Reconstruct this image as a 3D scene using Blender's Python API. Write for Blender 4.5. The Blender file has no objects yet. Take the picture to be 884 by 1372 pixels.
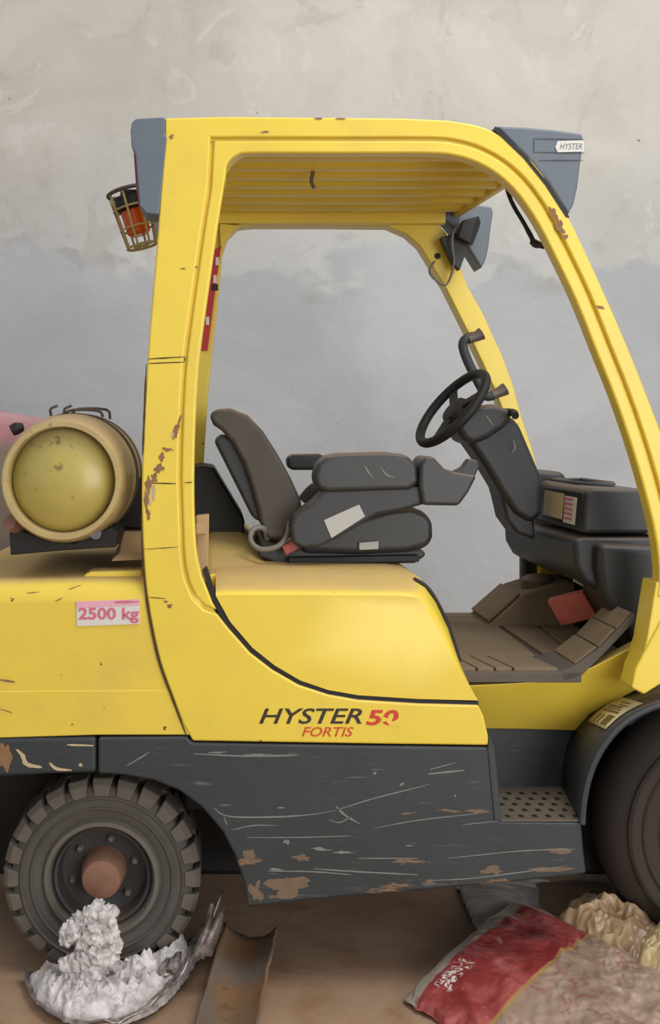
import bpy, bmesh, math, random
from mathutils import Vector, Matrix, noise
random.seed(7)
S = bpy.context.scene
C = S.collection
# ------------------------------------------------------------------ camera
F, D, H, VX, VY = 1450.0, 2.85, 1.48, 290.0, 578.0     # focal (px), distance to the truck's side, eye height, centre of projection (px)
cam_d = bpy.data.cameras.new('camera'); cam = bpy.data.objects.new('camera', cam_d); C.objects.link(cam)
cam.location = (0, -D, H); cam.rotation_euler = (math.pi/2, 0, 0)
cam_d.sensor_fit = 'AUTO'; cam_d.sensor_width = 36; cam_d.lens = F/1372*36
cam_d.shift_x = (442-VX)/1372; cam_d.shift_y = -(686-VY)/1372
cam_d.clip_start = 0.05
S.camera = cam
# ------------------------------------------------------------------ light
S.view_settings.view_transform = 'Standard'; S.view_settings.look = 'None'
S.view_settings.gamma = 1; S.view_settings.use_curve_mapping = False
S.view_settings.exposure = 0.0
w = bpy.data.worlds.new('world'); S.world = w; w.use_nodes = True
w.node_tree.nodes['Background'].inputs[0].default_value = (0.93, 0.96, 1.0, 1)
w.node_tree.nodes['Background'].inputs[1].default_value = 0.58
def area(name, loc, target, size, sizey, power, col=(1, 1, 1)):
    l = bpy.data.lights.new(name, 'AREA'); l.shape = 'RECTANGLE'; l.size = size; l.size_y = sizey; l.energy = power; l.color = col
    o = bpy.data.objects.new(name, l); C.objects.link(o); o.location = loc
    o.rotation_euler = (Vector(target)-Vector(loc)).to_track_quat('-Z', 'Y').to_euler()
area('roof_light', (1.8, -1.2, 5.0), (0.6, 0.7, 0.8), 2.4, 2.4, 118, (1, 0.98, 0.94))
area('doorway_light', (3.2, -5.8, 1.7), (0.3, 0.5, 1.3), 4.0, 3.2, 195, (1, 0.99, 0.96))
# ------------------------------------------------------------------ mapping from traced outline to metres
def XZ(px, py, y=0.0):
    d = D+y
    return ((px-VX)*d/F, H-(py-VY)*d/F)
def P(px, py, y=0.0):
    x, z = XZ(px, py, y); return Vector((x, y, z))
# ------------------------------------------------------------------ materials
def lin(c):
    return tuple(((v/255)/12.92 if v/255 <= 0.04045 else ((v/255+0.055)/1.055)**2.4) for v in c) + (1,)
class MT:
    def __init__(s, name, rough=0.5, metal=0.0):
        s.m = bpy.data.materials.new(name); s.m.use_nodes = True
        s.n = s.m.node_tree.nodes; s.l = s.m.node_tree.links
        s.b = s.n['Principled BSDF']; s.b.inputs['Roughness'].default_value = rough; s.b.inputs['Metallic'].default_value = metal
        g = s.n.new('ShaderNodeNewGeometry'); s.pos = g.outputs['Position']; s.nrm = g.outputs['Normal']
    def noise(s, scale, detail=4, vec=(1, 1, 1), rough=0.55, dist=0.0):
        mp = s.n.new('ShaderNodeMapping'); mp.inputs['Scale'].default_value = vec; s.l.new(s.pos, mp.inputs[0])
        t = s.n.new('ShaderNodeTexNoise'); t.inputs['Scale'].default_value = scale; t.inputs['Detail'].default_value = detail
        t.inputs['Roughness'].default_value = rough; t.inputs['Distortion'].default_value = dist
        s.l.new(mp.outputs[0], t.inputs['Vector']); return t.outputs[0]
    def ramp(s, fac, a, b, va=0.0, vb=1.0):
        r = s.n.new('ShaderNodeMapRange'); r.inputs[1].default_value = a; r.inputs[2].default_value = b
        r.inputs[3].default_value = va; r.inputs[4].default_value = vb; r.interpolation_type = 'SMOOTHSTEP'
        s.l.new(fac, r.inputs[0]); return r.outputs[0]
    def mix(s, fac, a, b):
        x = s.n.new('ShaderNodeMix'); x.data_type = 'RGBA'
        for i, v in ((0, fac), (6, a), (7, b)):
            if isinstance(v, (tuple, float, int)): x.inputs[i].default_value = v
            else: s.l.new(v, x.inputs[i])
        return x.outputs[2]
    def math(s, op, a, b=0.0):
        x = s.n.new('ShaderNodeMath'); x.operation = op
        for i, v in enumerate((a, b)):
            if isinstance(v, (float, int)): x.inputs[i].default_value = v
            else: s.l.new(v, x.inputs[i])
        return x.outputs[0]
    def sep(s, vec):
        x = s.n.new('ShaderNodeSeparateXYZ'); s.l.new(vec, x.inputs[0]); return x.outputs
    def col(s, c):
        if isinstance(c, tuple): s.b.inputs['Base Color'].default_value = c
        else: s.l.new(c, s.b.inputs['Base Color'])
    def bump(s, h, strength=0.3, dist=0.01):
        x = s.n.new('ShaderNodeBump'); x.inputs['Strength'].default_value = strength; x.inputs['Distance'].default_value = dist
        s.l.new(h, x.inputs['Height']); s.l.new(x.outputs[0], s.b.inputs['Normal'])
def simple(name, c, rough=0.5, var=0.12, metal=0.0, dust=None, dust_amt=0.7, scale=9, bump=0.0, bscale=120):
    t = MT(name, rough, metal); c0 = lin(c); c1 = tuple(v*(1-var) for v in c0[:3])+(1,); c2 = tuple(min(1, v*(1+var)) for v in c0[:3])+(1,)
    k = t.mix(t.noise(scale, 5), c1, c2)
    if dust:                                    # settled dust on what faces up
        z = t.sep(t.nrm)[2]
        n = t.noise(6, 5)
        fz = t.ramp(z, 0.35, 0.95)
        k = t.mix(t.math('MULTIPLY', t.math('MULTIPLY', fz, t.ramp(n, 0.1, 0.55, 0.5, 1.0)), dust_amt), k, lin(dust))
    t.col(k)
    if bump: t.bump(t.noise(bscale, 4), bump, 0.004)
    return t.m
def yellow_paint(name, c=(234, 206, 74), dirt=0.3):
    t = MT(name, 0.33); c0 = lin(c)
    k = t.mix(t.noise(3, 5), tuple(v*0.93 for v in c0[:3])+(1,), tuple(min(1, v*1.06) for v in c0[:3])+(1,))
    k = t.mix(t.math('MULTIPLY', t.ramp(t.noise(5, 6), 0.45, 0.75), dirt), k, lin((205, 172, 92)))
    z = t.sep(t.nrm)[2]
    k = t.mix(t.math('MULTIPLY', t.math('MULTIPLY', t.ramp(z, 0.74, 0.99), t.ramp(t.noise(7, 5), 0.2, 0.6, 0.7, 1.0)), 0.92), k, lin((196, 164, 112)))
    k = t.mix(t.ramp(t.noise(38, 3), 0.735, 0.75), k, lin((95, 75, 45)))
    t.col(k); t.l.new(t.ramp(z, 0.5, 0.98, 0.33, 0.8), t.b.inputs['Roughness'])
    return t.m
def skirt_paint(name):
    t = MT(name, 0.5); c0 = lin((51, 56, 58))
    k = t.mix(t.noise(5, 5), tuple(v*0.72 for v in c0[:3])+(1,), tuple(v*1.25 for v in c0[:3])+(1,))
    low = t.ramp(t.sep(t.pos)[2], 0.5, 0.27)                         # scuffs are thickest along the bottom edge
    st = t.noise(8, 8, (0.8, 1, 15), 0.7, 0.3)
    k = t.mix(t.math('MULTIPLY', t.math('MULTIPLY', t.ramp(st, 0.57, 0.68), t.ramp(t.noise(4.0, 4, (1, 1, 2.5)), 0.46, 0.62)), 0.5), k, lin((142, 142, 138)))
    st2 = t.noise(5, 6, (1.0, 1, 5), 0.7)
    thr = t.math('SUBTRACT', st2, t.math('MULTIPLY', t.math('SUBTRACT', 1.0, low), 0.16))
    k = t.mix(t.math('MULTIPLY', t.ramp(thr, 0.56, 0.60), 0.8), k, lin((138, 108, 82)))
    t.col(k); t.bump(t.noise(40, 5, (1, 1, 4)), 0.15, 0.003)
    return t.m
def tank_paint(name, c, c2, dust=(190, 165, 120)):
    t = MT(name, 0.4)
    k = t.mix(t.ramp(t.noise(7, 6), 0.35, 0.65), lin(c), lin(c2))
    z = t.sep(t.nrm)[2]
    k = t.mix(t.math('MULTIPLY', t.ramp(z, 0.1, 0.9), 0.75), k, lin(dust))
    k = t.mix(t.math('MULTIPLY', t.ramp(t.noise(30, 5), 0.62, 0.72), 0.7), k, lin((110, 84, 50)))
    t.col(k); t.l.new(t.ramp(z, 0.1, 0.9, 0.28, 0.7), t.b.inputs['Roughness']); return t.m
M = {}
M['yellow'] = yellow_paint('yellow_paint')
M['yellow_cw'] = yellow_paint('yellow_paint_counterweight', (231, 202, 78), 0.4)
M['yellow_roof'] = yellow_paint('yellow_paint_roof', (236, 208, 78), 0.25)
M['skirt'] = skirt_paint('scuffed_grey_paint')
M['dark'] = simple('dark_plastic', (52, 53, 55), 0.5, 0.15, dust=(134, 112, 94), dust_amt=0.75)
M['cowl'] = simple('charcoal_plastic', (42, 44, 47), 0.48, 0.15, dust=(120, 102, 86), dust_amt=0.55)
M['vinyl'] = simple('grey_vinyl', (56, 57, 58), 0.45, 0.15, dust=(140, 114, 94), dust_amt=0.8, bump=0.06)
M['vinyl_dust'] = simple('dusty_grey_vinyl', (74, 68, 61), 0.6, 0.3, dust=(140, 114, 94), dust_amt=0.8, bump=0.06)
M['black'] = simple('black_metal', (26, 25, 25), 0.6, 0.2)
M['housing'] = simple('blue_grey_plastic', (98, 107, 117), 0.5, 0.08)
M['grey_dark'] = simple('dark_grey_edge', (58, 62, 66), 0.6, 0.1)
M['rubber'] = simple('dusty_rubber', (86, 81, 75), 0.85, 0.3, dust=(120, 100, 80), dust_amt=0.5, scale=14, bump=0.3, bscale=60)
M['lug'] = simple('worn_rubber_lug', (104, 96, 86), 0.85, 0.28, scale=20, bump=0.3, bscale=60)
M['front_tyre'] = simple('brown_dusty_rubber', (62, 54, 48), 0.85, 0.25, scale=10, bump=0.3, bscale=60)
M['rim'] = simple('dark_steel_rim', (104, 98, 90), 0.5, 0.3, scale=16)
M['rim_dark'] = simple('dark_dished_rim', (62, 60, 58), 0.5, 0.3, scale=16, dust=(110, 92, 76), dust_amt=0.5)
M['rust'] = simple('rusty_hub', (135, 98, 78), 0.7, 0.3, scale=24)
M['tank_end'] = tank_paint('olive_yellow_paint', (166, 152, 84), (182, 165, 86), (176, 164, 120))
M['tank_ring'] = tank_paint('dusty_tan_paint', (190, 172, 112), (178, 156, 110), (180, 152, 112))
M['mat'] = simple('brown_dusty_mat', (122, 105, 84), 0.85, 0.14, scale=12)
M['mat_edge'] = simple('grey_mat_edge', (92, 84, 76), 0.8, 0.2)
M['red_pad'] = simple('dusty_red_rubber', (176, 92, 84), 0.6, 0.25, scale=30)
M['white'] = simple('white_label', (214, 210, 204), 0.5, 0.04)
M['grey_label'] = simple('pale_grey_label', (178, 176, 171), 0.5, 0.05)
M['label_tan'] = simple('tan_label', (196, 180, 138), 0.5, 0.1)
M['label_pink'] = simple('pink_label_band', (226, 168, 184), 0.5, 0.08)
M['pink_ink'] = simple('pink_ink', (206, 108, 128), 0.5, 0.1)
M['ink'] = simple('black_ink', (50, 42, 28), 0.5, 0.1)
M['red_ink'] = simple('red_ink', (205, 62, 36), 0.5, 0.1)
M['orange_ink'] = simple('orange_red_ink', (204, 84, 30), 0.5, 0.1)
M['brown_ink'] = simple('brown_ink', (110, 92, 60), 0.5, 0.1)
M['tan'] = simple('dusty_tan_metal', (178, 148, 110), 0.75, 0.15)
M['chip'] = simple('chipped_paint', (140, 104, 72), 0.8, 0.35, scale=60)
M['chip_pale'] = simple('bare_filler', (190, 170, 132), 0.8, 0.15, scale=60)
M['dark_line'] = simple('dark_crack', (70, 52, 24), 0.8, 0.2)
M['scratch'] = simple('pale_scratch', (122, 122, 118), 0.6, 0.25, scale=40)
M['rust_patch'] = simple('tan_bare_patch', (116, 97, 78), 0.8, 0.3, scale=40)
M['strap'] = simple('dark_steel_strap', (80, 70, 60), 0.6, 0.2)
M['red_strap'] = simple('red_webbing', (182, 44, 40), 0.6, 0.15)
M['red_lens'] = simple('red_lens', (150, 44, 66), 0.25, 0.1)
M['wire'] = simple('grey_wire', (120, 116, 108), 0.5, 0.1)
M['cage'] = simple('dusty_cage_wire', (170, 150, 96), 0.6, 0.2)
m = MT('orange_lens', 0.2); m.col(lin((226, 98, 22))); m.b.inputs['Transmission Weight'].default_value = 0.25; M['orange'] = m.m
M['copper'] = simple('worn_grip_end', (96, 84, 78), 0.4, 0.1)
# ------------------------------------------------------------------ mesh helpers
W = {}
def mk(name, verts, faces, mat, parent=None, bevel=0.0, seg=3, smooth=True, angle=32, solid=0.0):
    vs = [Vector(v) for v in verts]
    lo = Vector([min(v[i] for v in vs) for i in range(3)]); hi = Vector([max(v[i] for v in vs) for i in range(3)])
    c = (lo+hi)/2
    if parent is None: c.z = lo.z
    me = bpy.data.meshes.new(name); me.from_pydata([tuple(v-c) for v in vs], [], faces)
    bm = bmesh.new(); bm.from_mesh(me); bmesh.ops.recalc_face_normals(bm, faces=bm.faces); bm.to_mesh(me); bm.free()
    return fin(name, me, c, mat, parent, bevel, seg, smooth, angle, solid)
def fin(name, me, c, mat, parent=None, bevel=0.0, seg=3, smooth=True, angle=32, solid=0.0):
    if mat is not None: me.materials.append(mat if not isinstance(mat, str) else M[mat])
    if smooth:
        for p in me.polygons: p.use_smooth = True
        me.set_sharp_from_angle(angle=math.radians(angle))
    o = bpy.data.objects.new(name, me); C.objects.link(o)
    W[o] = Vector(c)
    if parent: o.parent = parent; o.location = Vector(c)-W[parent]
    else: o.location = c
    if solid:
        s = o.modifiers.new('solid', 'SOLIDIFY'); s.thickness = solid; s.offset = 0
    if bevel:
        b = o.modifiers.new('bevel', 'BEVEL'); b.width = bevel; b.segments = seg; b.limit_method = 'ANGLE'; b.angle_limit = math.radians(35)
        b.harden_normals = True
    return o
def dupe(o, parent=None, loc=None, rot=None):
    c = o.copy(); C.objects.link(c)
    p = parent or o.parent; c.parent = p
    if loc is not None: c.location = Vector(loc)-(W[p] if p else Vector())
    if rot is not None: c.rotation_euler = rot
    W[c] = (W[p] if p else Vector())+c.location
    return c
def empty(name, loc, label, cat):
    o = bpy.data.objects.new(name, None); C.objects.link(o); o.location = loc; W[o] = Vector(loc)
    o['label'] = label; o['category'] = cat; o.empty_display_size = 0.1; return o
def tag(o, label, cat, group=None, kind=None):
    o['label'] = label; o['category'] = cat
    if group: o['group'] = group
    if kind: o['kind'] = kind
    return o
def cr(pts, n=4, closed=False):
    out = []; k = len(pts); pts = [Vector(p) for p in pts]
    for i in range(k if closed else k-1):
        p0 = pts[i-1] if (closed or i > 0) else pts[0]*2-pts[1]
        p1, p2 = pts[i], pts[(i+1) % k]
        p3 = pts[(i+2) % k] if (closed or i+2 < k) else pts[-1]*2-pts[-2]
        for j in range(n):
            t = j/n
            out.append(0.5*((2*p1)+(p2-p0)*t+(2*p0-5*p1+4*p2-p3)*t*t+(3*p1-p0-3*p2+p3)*t**3))
    if not closed: out.append(pts[-1])
    return out
def prism_xz(name, xz, y0, y1, mat, parent=None, bevel=0.0, seg=3, **k):
    n = len(xz)
    v = [(x, y0, z) for x, z in xz]+[(x, y1, z) for x, z in xz]
    f = [list(range(n)), list(range(2*n-1, n-1, -1))]+[[i, i+n, (i+1) % n+n, (i+1) % n] for i in range(n)]
    return mk(name, v, f, mat, parent, bevel, seg, **k)
def prism(name, px, y0, y1, mat, parent=None, bevel=0.0, seg=3, sm=0, yref=None, **k):
    if sm: px = cr(px, sm, True)
    return prism_xz(name, [XZ(p[0], p[1], y0 if yref is None else yref) for p in px], y0, y1, mat, parent, bevel, seg, **k)
def box(name, lo, hi, mat, parent=None, bevel=0.0, seg=3, **k):
    x0, y0, z0 = lo; x1, y1, z1 = hi
    return prism_xz(name, [(x0, z0), (x1, z0), (x1, z1), (x0, z1)], y0, y1, mat, parent, bevel, seg, **k)
def hexa(name, p8, mat, parent=None, bevel=0.0, seg=3, **k):      # four bottom corners, four top corners, in order
    return mk(name, p8, [[0, 1, 2, 3], [7, 6, 5, 4], [0, 4, 5, 1], [1, 5, 6, 2], [2, 6, 7, 3], [3, 7, 4, 0]], mat, parent, bevel, seg, **k)
def obox(name, c, ax, ay, az, mat, parent=None, bevel=0.0, seg=3, **k):   # centre and three half-axis vectors
    c, ax, ay, az = Vector(c), Vector(ax), Vector(ay), Vector(az)
    return hexa(name, [c-ax-ay-az, c+ax-ay-az, c+ax+ay-az, c-ax+ay-az, c-ax-ay+az, c+ax-ay+az, c+ax+ay+az, c-ax+ay+az], mat, parent, bevel, seg, **k)
def tube(name, pts, r, mat, parent=None, n=10, sm=0, closed=False):
    if sm: pts = cr(pts, sm, closed)
    pts = [Vector(p) for p in pts]; k = len(pts); v = []; f = []
    rs = r if isinstance(r, list) else [r]*k
    if len(rs) != k: rs = [rs[min(len(rs)-1, int(i*len(rs)/k))] for i in range(k)]
    up = None
    for i in range(k):
        if closed: t = pts[(i+1) % k]-pts[i-1]
        else: t = pts[min(i+1, k-1)]-pts[max(i-1, 0)]
        t.normalize()
        if up is None:
            up = t.orthogonal().normalized()
        else:
            up = (up-t*up.dot(t)).normalized()
        sd = t.cross(up)
        for j in range(n):
            a = 2*math.pi*j/n; v.append(pts[i]+(up*math.cos(a)+sd*math.sin(a))*rs[i])
    for i in range(k if closed else k-1):
        for j in range(n):
            a, b = i*n+j, i*n+(j+1) % n; i2 = (i+1) % k
            f.append([a, b, i2*n+(j+1) % n, i2*n+j])
    if not closed: f.append(list(range(n-1, -1, -1))); f.append([(k-1)*n+j for j in range(n)])
    return mk(name, v, f, mat, parent, angle=45)
def lathe(name, prof, c, mat, parent=None, n=64, closed=False, axis='y', angle=32, caps=True):   # prof: (radius, offset along the axis)
    c = Vector(c); v = []; f = []; k = len(prof)
    for r, h in prof:
        for j in range(n):
            a = 2*math.pi*j/n
            if axis == 'y': v.append(c+Vector((r*math.cos(a), h, r*math.sin(a))))
            else: v.append(c+Vector((r*math.cos(a), r*math.sin(a), h)))
    for i in range(k if closed else k-1):
        i2 = (i+1) % k
        for j in range(n): f.append([i*n+j, i*n+(j+1) % n, i2*n+(j+1) % n, i2*n+j])
    if not closed and caps:
        f.append(list(range(n))); f.append([(k-1)*n+j for j in range(n)][::-1])
    return mk(name, v, f, mat, parent, angle=angle)
def text(name, body, rect, y, mat, parent, shear=0.0, fat=0.0, flip=None):
    cu = bpy.data.curves.new(name, 'FONT'); cu.body = body; cu.shear = shear; cu.offset = fat; cu.resolution_u = 3; cu.extrude = 0.0
    to = bpy.data.objects.new(name+'_curve', cu); C.objects.link(to)
    dg = bpy.context.evaluated_depsgraph_get(); me = bpy.data.meshes.new_from_object(to.evaluated_get(dg))
    bpy.data.objects.remove(to); bpy.data.curves.remove(cu)
    v = [p.co.copy() for p in me.vertices]; f = [list(p.vertices) for p in me.polygons]; bpy.data.meshes.remove(me)
    x0, x1 = min(p.x for p in v), max(p.x for p in v); y0, y1 = min(p.y for p in v), max(p.y for p in v)
    l, t, r, b = rect
    def mp(p):
        u, q = (p.x-x0)/(x1-x0), (p.y-y0)/(y1-y0)
        return flip(u, q) if flip else P(l+(r-l)*u, b+(t-b)*q, y)
    v = [mp(p) for p in v]
    o = mk(name, v, f, mat, parent, smooth=False); return o
def strips(name, lines, y, mat, parent, jitter=0.25):          # thin marks lying on the side at depth y: (points, width px)
    v = []; f = []
    for pts, wd in lines:
        q = cr([Vector((a, b)) for a, b in pts], 5) if len(pts) > 2 else [Vector(pts[0]).lerp(Vector(pts[1]), i/5) for i in range(6)]
        k = len(q)
        for i in range(k):
            t = (q[min(i+1, k-1)]-q[max(i-1, 0)]).normalized(); nn = Vector((-t.y, t.x))
            h = wd/2*(math.sin(math.pi*(i+0.6)/(k+0.2))**0.5)*(1+random.uniform(-jitter, jitter))
            v += [P(*(q[i]+nn*h), y), P(*(q[i]-nn*h), y)]
            if i: b = len(v)-4; f.append([b, b+1, b+3, b+2])
    o = mk(name, v, f, mat, parent, smooth=False); o['kind'] = 'stuff'; return o
def blots(name, lst, y, mat, parent):                          # irregular flat patches: (px, py, rx, ry, tilt)
    v = []; f = []
    for cx, cy, rx, ry, a in lst:
        b = len(v); n = 44; sd_ = random.uniform(0, 99)
        for j in range(n):
            t = 2*math.pi*j/n; r = 0.85+0.7*noise.noise(Vector((math.cos(t)*1.3+sd_, math.sin(t)*1.3, 0)))+0.22*noise.noise(Vector((math.cos(t)*4+sd_, math.sin(t)*4, 3)))
            x, z = rx*r*math.cos(t), ry*r*math.sin(t)
            v.append(P(cx+x*math.cos(a)-z*math.sin(a), cy+x*math.sin(a)+z*math.cos(a), y))
        f.append(list(range(b, b+n)))
    o = mk(name, v, f, mat, parent, smooth=False); o['kind'] = 'stuff'; return o
def join(parts):                                               # merge (verts, faces) lists
    v = []; f = []
    for a, b in parts:
        k = len(v); v += list(a); f += [[i+k for i in q] for q in b]
    return v, f
def offset(path, dist):
    out = []; k = len(path)
    for i in range(k):
        t = (path[min(i+1, k-1)]-path[max(i-1, 0)]).normalized(); out.append(path[i]+Vector((t.y, -t.x))*dist)
    return out

# ================================================================== SETTING
t = MT('plaster_wall', 0.9)
z = t.sep(t.pos)[2]
edge = t.math('ADD', z, t.math('MULTIPLY', t.math('SUBTRACT', t.noise(1.5, 8, (1, 1, 1.6), .62), 0.5), 1.1))
up = t.ramp(edge, 2.28, 2.36)
top = t.ramp(t.math('ADD', z, t.math('MULTIPLY', t.math('SUBTRACT', t.noise(.9, 6), 0.5), 1.2)), 2.3, 3.3)
mid_ = t.mix(t.ramp(t.noise(1.6, 7, (1, 1, 1), 0.6, 0.6), 0.3, 0.7), lin((188, 188, 184)), lin((202, 202, 199)))
warm = t.mix(t.ramp(t.noise(1.3, 7, (1, 1, 1), 0.6, 0.6), 0.3, 0.7), lin((190, 182, 168)), lin((212, 207, 197)))
upper = t.mix(top, mid_, warm)
upper = t.mix(t.math('MULTIPLY', t.ramp(t.noise(3.0, 7, (1, 1, 1), 0.65, 1.2), 0.56, 0.66), 0.4), upper, lin((174, 164, 148)))
upper = t.mix(t.math('MULTIPLY', t.ramp(t.noise(2.3, 7, (1, 1.0, 1), 0.65, 1.5), 0.57, 0.63), 0.5), upper, lin((216, 213, 206)))
lower = t.mix(t.ramp(t.noise(1.1, 6, (1, 1, 1), 0.55, 0.5), 0.3, 0.7), lin((176, 178, 181)), lin((191, 193, 195)))
k = t.mix(t.math('MULTIPLY', up, .85), lower, upper)
rim_ = t.math('MULTIPLY', t.math('MULTIPLY', t.ramp(edge, 2.2, 2.30), t.ramp(edge, 2.38, 2.31)), t.ramp(t.noise(3, 6), 0.48, 0.62))
k = t.mix(t.math('MULTIPLY', rim_, 0.5), k, lin((160, 158, 152)))
k = t.mix(t.ramp(t.noise(14, 3, (1, 1, 1.4)), 0.76, 0.79), k, lin((130, 128, 122)))
t.col(k); t.bump(t.noise(7, 8, (1, 1, 1), 0.6), 0.25, 0.03)
WALL_Y = 2.6
wall = mk('wall_back', [(-7, WALL_Y, -0.02), (8, WALL_Y, -0.02), (8, WALL_Y, 4.6), (-7, WALL_Y, 4.6), (-7, WALL_Y+.2, -0.02), (8, WALL_Y+.2, -0.02), (8, WALL_Y+.2, 4.6), (-7, WALL_Y+.2, 4.6)],
   [[0, 1, 2, 3], [7, 6, 5, 4], [0, 4, 5, 1], [1, 5, 6, 2], [2, 6, 7, 3], [3, 7, 4, 0]], t.m)
tag(wall, 'tall stained grey plaster wall behind the forklift', 'wall', kind='structure')
t = MT('dirt_floor', 0.8)
k = t.mix(t.ramp(t.noise(2.2, 7, (1, 1, 1), 0.6, 0.4), 0.3, 0.7), lin((150, 118, 92)), lin((172, 142, 116)))
k = t.mix(t.math('MULTIPLY', t.ramp(t.noise(6, 6), 0.5, 0.7), 0.5), k, lin((132, 96, 64)))
t.col(k); t.bump(t.noise(25, 6), 0.3, 0.01)
flo = box('floor', (-7, -9, -0.12), (8, WALL_Y+0.2, 0), t.m)
tag(flo, 'dusty brown concrete floor under the forklift', 'floor', kind='structure')

# ================================================================== FORKLIFT
FK = empty('forklift', (0.5, 0.53, 0.0), 'yellow and grey counterbalance forklift truck parked beside the plaster wall', 'forklift')
YF = 1.06                                                       # far side of the truck
def offs(d):                                             # offset of the inner edge, with a square mitre at the rear top corner
    o = offset(inn, d); out = []; done = False
    for p, q in zip(inn, o):
        if p.x < 342 and p.y < 243:
            if not done: out.append(Vector((303+d, 205+d))); done = True
        else: out.append(q)
    return out
# ---- near side frame: rear leg, roof beam, front leg and lower side panel in one sheet
outer = [(221, 158), (300, 156), (420, 157), (540, 158), (600, 161), (640, 168), (672, 182), (705, 208), (735, 245), (762, 292), (790, 350), (818, 412), (843, 470), (866, 528), (890, 592), (912, 660), (928, 730), (936, 800), (936, 860), (925, 892)]
inner = [(880, 800), (881, 765), (869, 705), (842, 615), (815, 535), (790, 472), (762, 402), (735, 345), (712, 300), (690, 262), (668, 236), (640, 218), (608, 208), (570, 205), (450, 205), (340, 205), (318, 208), (305, 220), (302, 238), (292, 300), (282, 370), (273, 435), (266, 492), (262, 560), (260, 640), (261, 700), (264, 742), (271, 772)]
low = [(305, 841), (335, 875), (365, 898), (400, 918), (440, 931), (480, 938), (560, 943), (641, 945), (648, 960), (657, 999), (500, 997), (258, 993)]
left = [(245, 970), (230, 930), (215, 888), (204, 840), (196, 790), (192, 740), (190, 690), (190, 640), (193, 560), (197, 490), (203, 410), (210, 330), (215, 260), (221, 190)]
inner = [(a+9*min(1, max(0, (b-225)/60))*min(1, max(0, (800-b)/140)) if a > 600 else a, b) for a, b in inner]
inn = cr([Vector(p) for p in inner], 3)
outc = cr([Vector(p) for p in outer[4:]], 3)
off = offs(-21)[:-9]
tailb = [(242, 735), (244, 758), (249, 780), (259, 803), (273, 817), (291, 823)]
poly = [Vector(p) for p in outer[:4]]+outc+[Vector((863, 931)), Vector((846, 922)), Vector((852, 895))]+off+[Vector(p) for p in tailb+low]+cr([Vector(p) for p in left], 3)
prism('side_frame', poly, 0.0, 0.085, 'yellow', FK, 0.006, 3)
rail = inn+[Vector(p) for p in [(285, 808), (291, 818), (275, 812), (262, 799), (253, 779), (248, 757), (246, 735)]]+offs(-17)[:-9][::-1]
rl = prism('inner_rail', rail, 0.003, 0.055, 'yellow', FK, 0.007, 3)
groove = offs(-8)[:-8]+[Vector(p) for p in [(268, 772), (283, 812), (293, 826), (268, 826), (246, 800), (238, 760)]]+offs(-25)[:-8][::-1]
prism('rail_groove', groove, 0.014, 0.07, 'yellow', FK)
foot = [(879, 780), (912, 780), (925, 892), (863, 929), (847, 921), (866, 860)]
prism('leg_foot', foot, 0.007, 0.10, 'yellow', FK, 0.004)
hexa('leg_gusset', [P(847, 921, .014), P(860, 927, .014), P(862, 920, .105), P(843, 914, .105), P(880, 800, .014), P(895, 800, .014), P(893, 800, .07), P(878, 800, .07)], 'yellow', FK, 0.004)
# ---- far frame
XZn = lambda l: [XZ(a, b, 0) for a, b in l]
YI = 0.96
far_left = [XZ(a, b, 0) for a, b in [(263, 760), (264, 700), (268, 620), (275, 510), (283, 430), (291, 360), (297, 300), (300, 262)]]
far_in = [XZ(a, b, YI) for a, b in [(305, 318), (320, 304), (340, 302), (430, 302), (520, 303), (545, 314), (563, 330), (577, 353), (597, 386), (621, 434), (646, 486), (662, 522), (673, 549), (690, 592), (705, 640), (716, 690), (722, 735), (722, 790)]]
far_out = [XZ(a, b, YI) for a, b in [(748, 790), (744, 735), (736, 685), (725, 645), (712, 599), (698, 556), (687, 515), (673, 477), (660, 449), (646, 418), (626, 383), (612, 345), (598, 312), (578, 290), (550, 276), (520, 268)]]
far_top = [XZ(a, b, 0) for a, b in [(221, 158), (217, 240), (211, 320), (203, 410), (193, 560), (190, 660), (194, 770)]]
prism_xz('far_side_frame', far_left+far_in+far_out+far_top, YI, YI+0.08, 'yellow', FK, 0.006)
# holes and dark spots on the far leg
lathe('bolt_hole', [(0.011, 0), (0.011, 0.004)], P(586, 343, YI-0.002), 'black', FK, 16)
lathe('bolt_hole', [(0.005, 0), (0.005, 0.004)], P(586, 297, YI-0.002), 'black', FK, 12)
# ---- roof: slats running fore and aft between two cross members
ZR = 2.236
x0, x1 = 0.015, 0.80
cs = [(0.056*math.cos(a), 0.034-0.036*math.sin(a)) for a in [math.pi*k/8 for k in range(9)]]
def slat(y, xe):
    n = len(cs); v = [(x0, y+a, ZR+b) for a, b in cs]+[(xe, y+a, ZR+b) for a, b in cs]
    return mk('roof_slat', v, [list(range(n)), list(range(2*n-1, n-1, -1))]+[[i, (i+1) % n, (i+1) % n+n, i+n] for i in range(n)], 'yellow_roof', FK)
def slat_end(y): return 0.93-0.085*(y/.9)
for i in range(7): slat(0.165+i*0.116, slat_end(.165+i*.116)-.01)
hexa('roof_plate', [(x0, .1, ZR+.030), (slat_end(.1)-.01, .1, ZR+.030), (slat_end(.96)-.01, .96, ZR+.030), (x0, .96, ZR+.030), (x0, .1, ZR+.04), (slat_end(.1)-.01, .1, ZR+.04), (slat_end(.96)-.01, .96, ZR+.04), (x0, .96, ZR+.04)], 'yellow_roof', FK)
box('rear_cross_member', (-0.13, 0.085, ZR-0.02), (0.012, YI, ZR+0.07), 'yellow_roof', FK, 0.01)
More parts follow.
